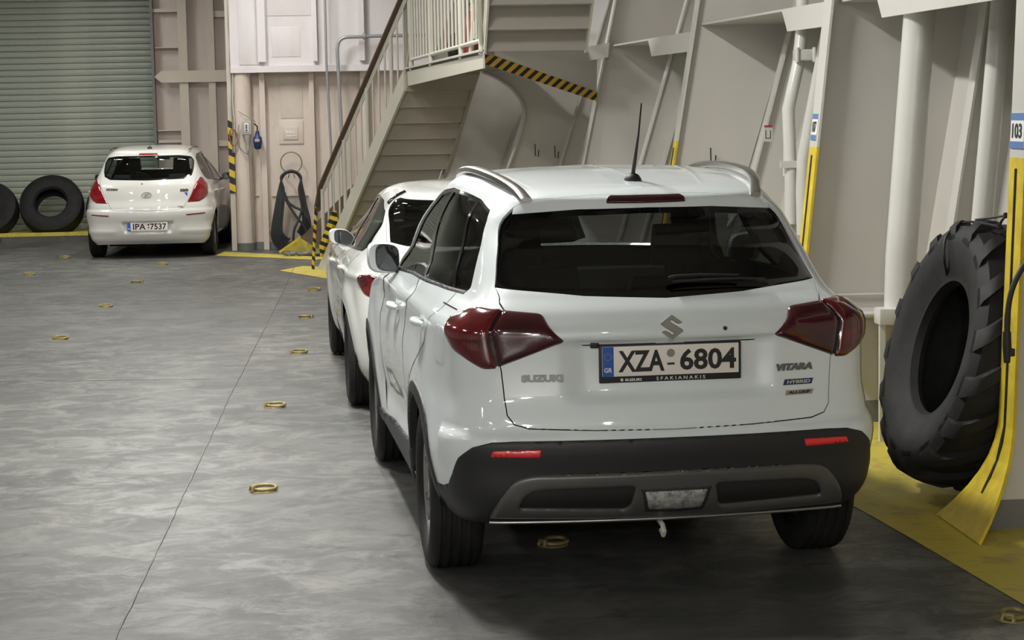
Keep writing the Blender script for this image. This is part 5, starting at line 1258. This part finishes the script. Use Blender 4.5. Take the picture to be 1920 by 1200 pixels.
def build_hatch(root):
    D=dict(paint=MT['paint2'],arch=.36,wb=2.70,R=.317,wx=.86,tw=.225,rim=.22,sp=5,tr=.765,rg=MT['glass_dark'],border=.05,
      hatch=[(0.,1.385),(.50,1.375),(.92,1.345),(1.02,1.27),(.88,1.10),(.77,.92),(.70,.80),(.66,.62),(.60,.52),(.50,.48),(0.,.47)],hsplit=4,
      glass=[(0.,1.300),(.60,1.296),(.93,1.285),(.965,1.25),(.84,1.10),(.745,.935),(.60,.905),(0.,.895)],
      lamps=[('lamp_lens',[(.40,.660),(.60,.682),(.72,.682),(.82,.700),(.90,.690),(.93,.64),(.84,.58),(.74,.545),(.60,.545),(.42,.60)],'lamp_red')],
      refl=[(.50,.20),(.50,.17),(.80,.17),(.80,.20)],brake=[(0.,1.365),(.16,1.365),(.16,1.345),(0.,1.345)],
      side_open=[(-.20,1.02),(-.12,.985),(.9,.955),(1.70,.925),(1.75,.95),(1.42,1.15),(1.10,1.265),(.75,1.305),(.25,1.285),(-.02,1.23),(-.14,1.15)],
      panes=[('rear_door_window',[(-.17,1.03),(-.10,1.002),(.66,.975),(.74,1.287),(.27,1.27),(.0,1.215),(-.12,1.14)],'glass_mid'),('front_door_window',[(.74,.973),(1.68,.938),(1.41,1.13),(1.09,1.245),(.82,1.283)],'glass_mid')],
      gaps=[[(.76,.94),(.77,.7),(.78,.38)],[(1.80,.91),(1.92,.7),(1.92,.4)],[(-.10,.97),(.05,.86),(.32,.72),(.44,.45)]],handles=[(.12,.87),(1.06,.85)],mir=(.835,1.55,.975,(.155,.09,.115)),zdash=.90,zrv=1.20)
    S=small_car(root,MR,mcam,mer_relief,D)
    # black blades beside the rear window
    for sd in 'LR': patch(S,'side_spoiler',fillet([(.97,1.20),(1.02,1.29),(1.10,1.345),(1.17,1.34),(1.10,1.27),(1.03,1.20)],.02),MT['blackgloss'],root,h=.02,off=.016,r=.012,depth=.01,rim=.02,side=sd)
    for sd in 'LR': patch(S,'rear_bumper_trim',[(.0,.16),(.62,.16),(.70,.02),(.0,.02)],MT['darkplastic'],root,h=.03,off=.006,r=.006,depth=.004,side=sd)
    y=rear_point(S,0,.66)[0][1];plate_obj(root,(0,y-.01,.67),.52,.112,0,None,None,None)
    return S
# stickers need the text helper
for Y,t,lb in ((8.17,'103','blue edged frame number 103 on the right-hand yellow frame'),(11.1,'107','blue edged frame number 107 on the middle yellow frame')):
    x=float(flX(Y,1.72))-.0155;o=sticker('frame_number',lb,(x,Y,1.72),.17 if Y<9 else .13,.15,t);o.rotation_euler=(0,math.atan(float(np.interp(Y,YF_,LF_))),0)
o=empty('notice',tuple(at(1440,250,Y=12.9)),label='small white notice with red top on the grey hull beside the clamped pipes',cat='notice')
MB().box((-.025,-.004,-.055),(.03,.0,.04)).build('sheet',MT['hull_light'],o);MB().box((-.025,-.006,.040),(.03,.0,.053)).build('red_band',MT['red'],o);MB().box((-.018,-.0052,-.03),(-.013,-.004,.02)).box((.013,-.0052,-.03),(.018,-.004,.02)).box((-.018,-.0052,-.035),(.018,-.004,-.03)).build('mark',MT['rimdark'],o)
for (x,y,h,Y,lb) in ((1003,270,22,19.4,'left one of two small wire hooks on the hull plate above the roof'),(1040,273,22,19.4,'right one of two small wire hooks on the hull plate above the roof'),(1332,277,28,13.8,'small wire hook on the hull plate right of the aerial')):
    a=np.array(at(x,y,Y=Y));b=np.array(at(x,y+h,Y=Y));o=empty('wire_hook',tuple(a),label=lb,cat='hook');L=a[2]-b[2]
    MB().tube([(0,-.01,0),(0,-.02,-L),(.03,-.02,-L-.01),(.035,-.02,-L*.5)],.005,6).build('wire',MT['rimdark'],o)
# ================================================================= stairs
TB=np.array([-.535,23.30]);TT=np.array([.46,21.42]);zB,zT=.0,2.10     # left stringer, centre line at the foot and at the head
st=empty('staircase',(float(TB[0]),float(TB[1]),0),label='lower cream steel stair flight rising from the deck to the landing',cat='stairs')
L0=np.array([TB[0],TB[1],0])
RB=np.array([.42,23.6]);RT=at(890,170,Y=21.42)[:2]
r1=at(836,326,Y=22.3)[:2]
RB=RT+(r1-RT)/(22.3-21.42)*(23.3-21.42)
def sl(t,side,z): q=(TB+(TT-TB)*t) if side==0 else (RB+(RT-RB)*t);return np.array([q[0],q[1],z])-L0
def stringer(side,d=.19,th=.03):
    m=MB();a,b=sl(0,side,0),sl(1,side,zT);run=math.hypot(*(b-a)[:2]);hv=d
    dx=(b-a)[:2]/run*.30
    k=1 if side==0 else .28;p=[a+np.array([-dx[0]*.35*k,-dx[1]*.35*k,0]),a+np.array([dx[0]*.55*k,dx[1]*.55*k,0]),b+np.array([0,0,-.02*k]),b+np.array([0,0,.21*k])]
    nn=np.array([(b-a)[1],-(b-a)[0],0]);nn/=np.linalg.norm(nn)
    m.prism(p,tuple(nn*th));return m.build('stringer',MT['stair'] if side==0 else MT['stair_shade'],st)
stringer(0);stringer(1)
m=MB().prism([sl(-.05,0,0.0)+np.array([-.012,-.012,0]),sl(.075,0,0)+np.array([-.012,-.012,0]),sl(.13,0,.11)+np.array([-.012,-.012,0]),sl(0.0,0,.11)+np.array([-.012,-.012,0])],(.004,.002,0));m.build('foot_paint',MT['hull_grey'],st)
N=12
for k in range(N):
    t0,t1=k/N,(k+1)/N;z0=zT*(k)/N;z1=zT*(k+1)/N
    m=MB();a0,b0=sl(t0,0,0),sl(t0,1,0);a1,b1=sl(t1,0,0),sl(t1,1,0)
    A=lambda p,z:(p[0],p[1],z)
    m.hexa([A(a0,z1-.025),A(b0,z1-.025),A(b1,z1-.025),A(a1,z1-.025)],[A(a0,z1),A(b0,z1),A(b1,z1),A(a1,z1)])
    d=(a1-a0)*.06
    e=(a1-a0)*.72
    m.hexa([A(a1-d,z1-.02),A(b1-d,z1-.02),A(b1,z1-.02),A(a1,z1-.02)],[A(a1-d+e,z1+zT/N-.012),A(b1-d+e,z1+zT/N-.012),A(b1+e,z1+zT/N-.012),A(a1+e,z1+zT/N-.012)])
    m.build('step',MT['stair_shade'],st)
def railpt(t,h):
    a=sl(t,0,zT*t);return a+np.array([0,0,h])
# railing of the lower flight
MB().tube([railpt(-.03,.78)+np.array([-.02,0,0]),railpt(-.05,.86),railpt(.0,.98),railpt(1.12,1.03)],.040,10).build('handrail',MT['wood'],st,smooth=50)
MB().bar(railpt(.02,.90),railpt(1.05,.93),.012,.07).build('rail_strip',MT['stair'],st)
for k in range(15):
    t=.015+.97*k/14;th=.022 if k%4==0 else .011
    MB().tube([railpt(t,.12),railpt(t,.93)],th,8).build('baluster',MT['stair'],st,smooth=60)
MB().hexa([sl(.02,0,.16),sl(.02,0,.16)+np.array([-.05,-.02,0]),sl(.20,0,.60)+np.array([-.05,-.02,0]),sl(.20,0,.60)],[sl(.01,0,.30),sl(.01,0,.30)+np.array([-.05,-.02,0]),sl(.18,0,.72)+np.array([-.05,-.02,0]),sl(.18,0,.72)]).build('hazard_plate',stripe_mat('hazard_stripe_stair',(2,0),.10,.3,.5),st)
# landing
lz=2.31;ln=empty('landing',(.50,21.4,lz),label='cream landing platform between the two stair flights, rail along its edge',cat='landing');Lo=np.array([.5,21.4,lz])
A_=np.array([.47,21.5]);B_=at(905,97,Z=lz)[:2];B_=np.array([.93,15.55]) if abs(B_[1]-15.5)>1.2 else B_
def lp(t,dx=0,z=0): q=A_+(B_-A_)*t;return np.array([q[0]+dx,q[1],lz+z])-Lo
hx=lambda y:float(huX(y,2.3))-.02
MB().prism([lp(0),lp(1),np.array([1.25,16.3,lz])-Lo,np.array([1.72,17.2,lz])-Lo,np.array([1.5,19.5,lz])-Lo,np.array([1.25,21.5,lz])-Lo],(0,0,-.02)).build('deck_plate',MT['stair_shade'],ln)
MB().hexa([lp(0,0,-.18),lp(0,.016,-.18),lp(1,.016,-.13),lp(1,0,-.13)],[lp(0,0,.02),lp(0,.016,.02),lp(1,.016,.02),lp(1,0,.02)]).build('fascia',MT['stair'],ln)
MB().hexa([lp(0,-.03,.0),lp(0,.03,.0),lp(1,.03,.0),lp(1,-.03,.0)],[lp(0,-.03,.018),lp(0,.03,.018),lp(1,.03,.018),lp(1,-.03,.018)]).build('edge_lip',MT['stair'],ln)
for t in (.02,.3,.55,.8):
    MB().box(tuple(lp(t,.02,-.10)),tuple(lp(t,.55,-.03)+np.array([0,.012,0]))).build('cross_beam',MT['stair_shade'],ln)
rl_=empty('railing',tuple(Lo),label='cream barred railing along the landing edge above the stairs',cat='railing')
MB().tube([lp(.08,0,.09),lp(.99,0,.09)],.018,8).build('bottom_rail',MT['stair'],rl_,smooth=60)
MB().tube([lp(.0,0,1.0),lp(.99,0,1.0)],.024,8).build('handrail',MT['stair'],rl_,smooth=60)
for k in range(22): MB().tube([lp(.08+.91*k/21,0,.09),lp(.08+.91*k/21,0,1.0)],.0125,7).build('baluster',MT['stair'],rl_,smooth=60)
for t in (.0,.09,.40,.78,.99): MB().tube([lp(t,0,-.02),lp(t,0,1.0)],.024,9).build('post',MT['stair'],rl_,smooth=60)
MB().tube([lp(.0,0,.0),lp(.06,0,.22),lp(.08,0,.5)],.014,8).build('brace',MT['stair'],rl_,smooth=60)
MB().tube([lp(.86,.02,.02),lp(.90,.04,.5),lp(.99,.05,1.2)],.022,9).build('brace',MT['stair'],rl_,smooth=60)
ri=empty('railing',tuple(Lo),label='inner cream railing seen through the bars at the near end of the landing',cat='railing')
for k in range(7):
    p=lp(.99,-.03+.0*k,0)+np.array([-.03-.014*k,-.1-.16*k,0]);MB().tube([p+np.array([0,0,.10+.13*k]),p+np.array([0,0,1.1+.13*k])],.010,7).build('baluster',MT['stair'],ri,smooth=60)
MB().tube([lp(.99,0,.05),lp(.99,0,.05)+np.array([-.12,-1.1,1.0])],.016,8).build('bottom_rail',MT['stair'],ri,smooth=60)
# upper flight
us=empty('staircase',(.95,15.5,lz),label='upper stair flight seen from below at the top of the photo',cat='stairs')
for k in range(9):
    y0=-.24*k;z0=.178*k;m=MB();m.box((.02,y0-.02,z0),(.80,y0,z0+.178)).box((.02,y0-.26,z0+.158),(.80,y0,z0+.178));m.build('step',MT['stair_shade'],us)
for x in (0.0,.80):
    MB().prism([(x,.05,-.02),(x,-.02,-.02),(x,-2.2,1.55),(x,-2.2,1.85),(x,.05,.20)],(.016,0,0)).build('stringer',MT['stair'],us)
# head-height plate with the striped edge, between landing and hull
hp0=np.array(at(905,105,Y=15.75));hp1=np.array(at(1119,180,Y=16.62));hp2=np.array(at(1119,95,Y=16.62));hp3=np.array(at(912,86,Y=15.75))
e0=at(905,127,Y=15.75);e1=at(1118,187,Y=16.62)
hd=empty('head_guard',tuple(hp0),label='grey plate under the upper stairs with a black and yellow striped lower edge',cat='plate')
rr=lambda p:tuple(np.array(p)-hp0)
MB().prism([rr(hp0),rr(hp1),rr(hp2),rr(hp3)],(0,.012,0)).build('plate',MT['hull'],hd)
a,b=np.array(hp0),np.array(hp1);u=(b-a)/np.linalg.norm(b-a)
hm=bpy.data.materials.new('x');bpy.data.materials.remove(hm)
sb=MB();sb.prism([rr(hp0+np.array([0,-.015,.035])),rr(hp1+np.array([0,-.015,.035])),rr(hp1+np.array([0,-.015,-.045])),rr(hp0+np.array([0,-.015,-.06]))],(0,.03,0)).build('striped_edge',stripe_mat('hazard_stripe_head',(0,2),.098,-1.2,.47,col=(.60,.38,.035)),hd)
MB().tube([rr(hp0+np.array([0,0,-.10])),rr(hp0+np.array([.0,0,.03]))],.012,8).build('end_pin',MT['wood'],hd)
# clothes and bags lying on the landing behind the bars
def bundle(label,c,s,mat,seed):
    r=random.Random(seed);o=empty('bag',tuple(c),label=label,cat='bag');bm=bmesh.new();bmesh.ops.create_icosphere(bm,subdivisions=3,radius=1)
    for v in bm.verts:
        n=v.co.copy();k=1+.13*math.sin(n.x*5+seed)+.1*math.sin(n.y*7+n.z*4+seed*2);v.co=Vector((n.x*s[0]*k,n.y*s[1]*k,s[2]+max(n.z,-.9)*s[2]*k))
    me=bpy.data.meshes.new('fabric');bm.to_mesh(me);bm.free();link('fabric',me,o,mat,smooth=True)
    MB().tube([(-.4*s[0],0,s[2]*1.9),(-.2*s[0],0,s[2]*2.5),(.2*s[0],0,s[2]*2.5),(.4*s[0],0,s[2]*1.9)],.012,6).build('strap',MT['black'],o,smooth=60);return o
bundle('dark red bag lying on the landing behind the railing bars',lp(.62,.22)+Lo,(.10,.30,.20),MT['red'],2)
bundle('black bag on the landing behind the railing, left of the red one',lp(.45,.25)+Lo,(.12,.30,.14),MT['cloth'],5)
bundle('blue bag on the landing behind the railing near its end',lp(.86,.25)+Lo,(.12,.2,.06),MT['blue_s'],7)
b2=at(570,392,Y=25.9);bundle('dark red and black bag behind the lower stair railing',(.02,24.2,.9),(.10,.16,.10),MT['red'],9)
MB().box((-.12,-.3,-.9),(.22,.3,-.01)).build('stand',MT['ramp'],bpy.data.objects['bag.003'],bevel=.02)
# ================================================================= tyres
def tractor_tyre():
    o=empty('tractor_tyre',(0,0,0),label='huge worn tractor tyre tied upright against the hull frames',cat='tyre')
    R,Ri,w=.612,.305,.215
    m=MB();pr=[(-.13,Ri),(-.165,Ri+.015),(-.17,Ri+.04),(-.20,Ri+.10),(-w,Ri+.19),(-.215,R-.08),(-.19,R-.035),(-.10,R-.012),(0,R-.006),(.10,R-.012),(.19,R-.035),(.215,R-.08),(w,Ri+.19),(.20,Ri+.10),(.17,Ri+.04),(.165,Ri+.015),(.13,Ri),(.10,Ri+.02),(.165,Ri+.10),(.185,Ri+.19),(.16,R-.10),(0,R-.06),(-.16,R-.10),(-.185,Ri+.19),(-.165,Ri+.10),(-.10,Ri+.02)]
    m.lathe(pr,72,'y',closed=True);m.build('carcass',MT['tyre'],o,smooth=45)
    n=16
    for s in (-1,1):
        for k in range(n):
            a0=2*math.pi*(k+(.5 if s>0 else 0))/n;V=[];st_=7
            for j in range(st_+1):
                t=j/st_;ax=s*(-.02+.235*t);an=a0+.44*t**.9;rc=float(np.interp(abs(ax),[0,.10,.19,.215],[R-.006,R-.012,R-.035,R-.075]))
                wd=.044+.022*t;ht=.030 if j not in (0,) else .018
                if t==1: rc-=.0;ht=.034
                for (da,dr) in ((-wd/R,-.03),(-wd*.62/R,ht),(wd*.62/R,ht),(wd/R,-.03)):
                    r=rc+dr;V.append((ax,r*math.cos(an+da),r*math.sin(an+da)))
            F=[(j*4+q,j*4+(q+1)%4,(j+1)*4+(q+1)%4,(j+1)*4+q) for j in range(st_) for q in range(4)]+[(0,1,2,3),tuple(st_*4+q for q in (3,2,1,0))]
            V=[(p[1],p[0],p[2]) for p in V]
            mm=MB();mm.add(V,F);mm.build('tread_lug',MT['tyre'],o,smooth=50)
    return o
tt=tractor_tyre()
# axis (local y) points left and slightly to the camera; the top leans to the hull
ax=Vector((-.998,-.06,0)).normalized();lean=math.radians(15)
side=ax.cross(Vector((0,0,1))).normalized()
up=(Vector((0,0,1))*math.cos(lean)-ax*math.sin(lean)).normalized();axl=(ax*math.cos(lean)+Vector((0,0,1))*math.sin(lean)).normalized()
xx=axl.cross(up).normalized()
Mx=Matrix(((xx.x,axl.x,up.x,2.80),(xx.y,axl.y,up.y,8.89),(xx.z,axl.z,up.z,.668),(0,0,0,1)))
tt.matrix_world=Mx
rp0=at(1800,418,Y=9.2);ro=empty('rope',(2.77,8.62,1.30),label='thin dark rope tying the tractor tyre to the yellow frame',cat='rope')
def rv(p): return tuple(np.array(p)-np.array([2.77,8.62,1.30]))
tube('rope_run',[rv(at(1830,412,Y=9.0)),rv(at(1862,408,Y=8.7)),rv(at(1886,404,Y=8.5))],.006,MT['black'],ro,n=6)
tube('rope_run',spline([rv(at(1886,404,Y=8.5)),rv(at(1878,414,Y=8.5)),rv(at(1872,424,Y=8.55)),rv(at(1850,420,Y=8.7)),rv(at(1820,416,Y=8.9)),rv(at(1795,422,Y=9.0)),rv(at(1774,445,Y=8.98)),rv(at(1770,480,Y=8.95)),rv(at(1775,515,Y=9.0)),rv(at(1779,532,Y=9.05))],4),.006,MT['black'],ro,n=6)
for p in ((1886,404),(1873,424)): 
    q=rv(at(*p,Y=8.5));MB().lathe([(-.014,0),(-.010,.012),(.010,.012),(.014,0)],8,'z',q).build('knot',MT['black'],ro,smooth=60)
def car_tyre(c,R,Ri,w,tilt,rz,label):
    o=empty('old_tyre',tuple(c),label=label,cat='tyre',group='old tyres on the kerb by the shutter')
    h=w/2;m=MB();m.lathe([(-h*.75,Ri),(-h*.95,Ri+.03),(-h,(R+Ri)/2),(-h*.92,R-.05),(-h*.80,R-.015),(-h*.3,R),(h*.3,R),(h*.80,R-.015),(h*.92,R-.05),(h,(R+Ri)/2),(h*.95,Ri+.03),(h*.75,Ri),(h*.6,Ri+.03),(h*.7,(R+Ri)/2),(0,R-.04),(-h*.7,(R+Ri)/2),(-h*.6,Ri+.03)],64,'y',closed=True)
    m.build('carcass',MT['tyre'],o,smooth=40)
    g=MB()
    for s in (-.55,0,.55): g.lathe([(s*h-.006,R+.001),(s*h+.006,R+.001)],64,'y')
    g.build('tread_groove',MT['black'],o)
    o.rotation_euler=(tilt,0,rz);return o
def put_tyre(px,py,R,Ri,w,tilt,rz,lb,Y=30.45):
    p=at(px,py,Y=Y);car_tyre(p,R,Ri,w,tilt,rz,lb)
put_tyre(98,387,.485,.235,.34,-.50,.0,'large old tyre leaning on the shutter between the left tyre and the far car')
put_tyre(-19,395,.44,.16,.30,-.50,-.1,'old tyre leaning on the shutter at the left edge of the photo')
put_tyre(216,392,.44,.2,.30,-.50,.05,'old tyre leaning on the shutter, mostly hidden behind the far car')
# black cable with plug on the right-hand frame
cb=empty('hanging_cable',(2.80,8.0,1.05),label='black cable with connector hanging on the right-hand yellow frame',cat='cable')
def cv_(x,y,Y=8.02): return tuple(np.array(at(x,y,Y=Y))-np.array([2.80,8.0,1.05]))
tube('cable',spline([cv_(1940,470),cv_(1915,505),cv_(1897,545),cv_(1889,590),cv_(1888,625)],5),.012,MT['black'],cb)
q=[cv_(1888,622),cv_(1888,650),cv_(1888,680)];tube('connector',q,[.018,.020,.014],MT['black'],cb)
MB().box(tuple(np.array(cv_(1893,662))-.014),tuple(np.array(cv_(1893,662))+.02)).build('latch',MT['black'],cb,bevel=.005)
# lamp housings
for i,(x,y,p) in enumerate(LAMPS):
    o=empty('ceiling_lamp',(x,y,LZ),label='fluorescent ceiling batten above the deck',cat='lamp',group='ceiling battens')
    MB().box((-.12,-.78,-.02),(.12,.78,.08)).build('housing',MT['hull_light'],o);MB().box((-.02,-.02,.08),(.02,.02,.2)).build('hanger',MT['hull_light'],o)
    for dx in (-.05,.05): MB().tube([(dx,-.74,-.04),(dx,.74,-.04)],.014,8).build('lamp_tube',MT['tube_on'],o,smooth=60)
# ================================================================= place the cars
car_a=empty('car',(1.0596,7.9087,0),.0720,label='white crossover with roof rails and aerial, nearest car, beside the tractor tyre',cat='car')
SV=build_vitara(car_a)
car_b=empty('car',(0.7253,12.4261,0),.0576,label='low white hatchback parked in front of the nearest car, half hidden behind it',cat='car')
build_hatch(car_b)
car_c=empty('car',(-2.8514,26.4293,0),-.0126,label='small white hatchback at the far end before the green shutter, plate with 7537',cat='car')
build_i20(car_c)
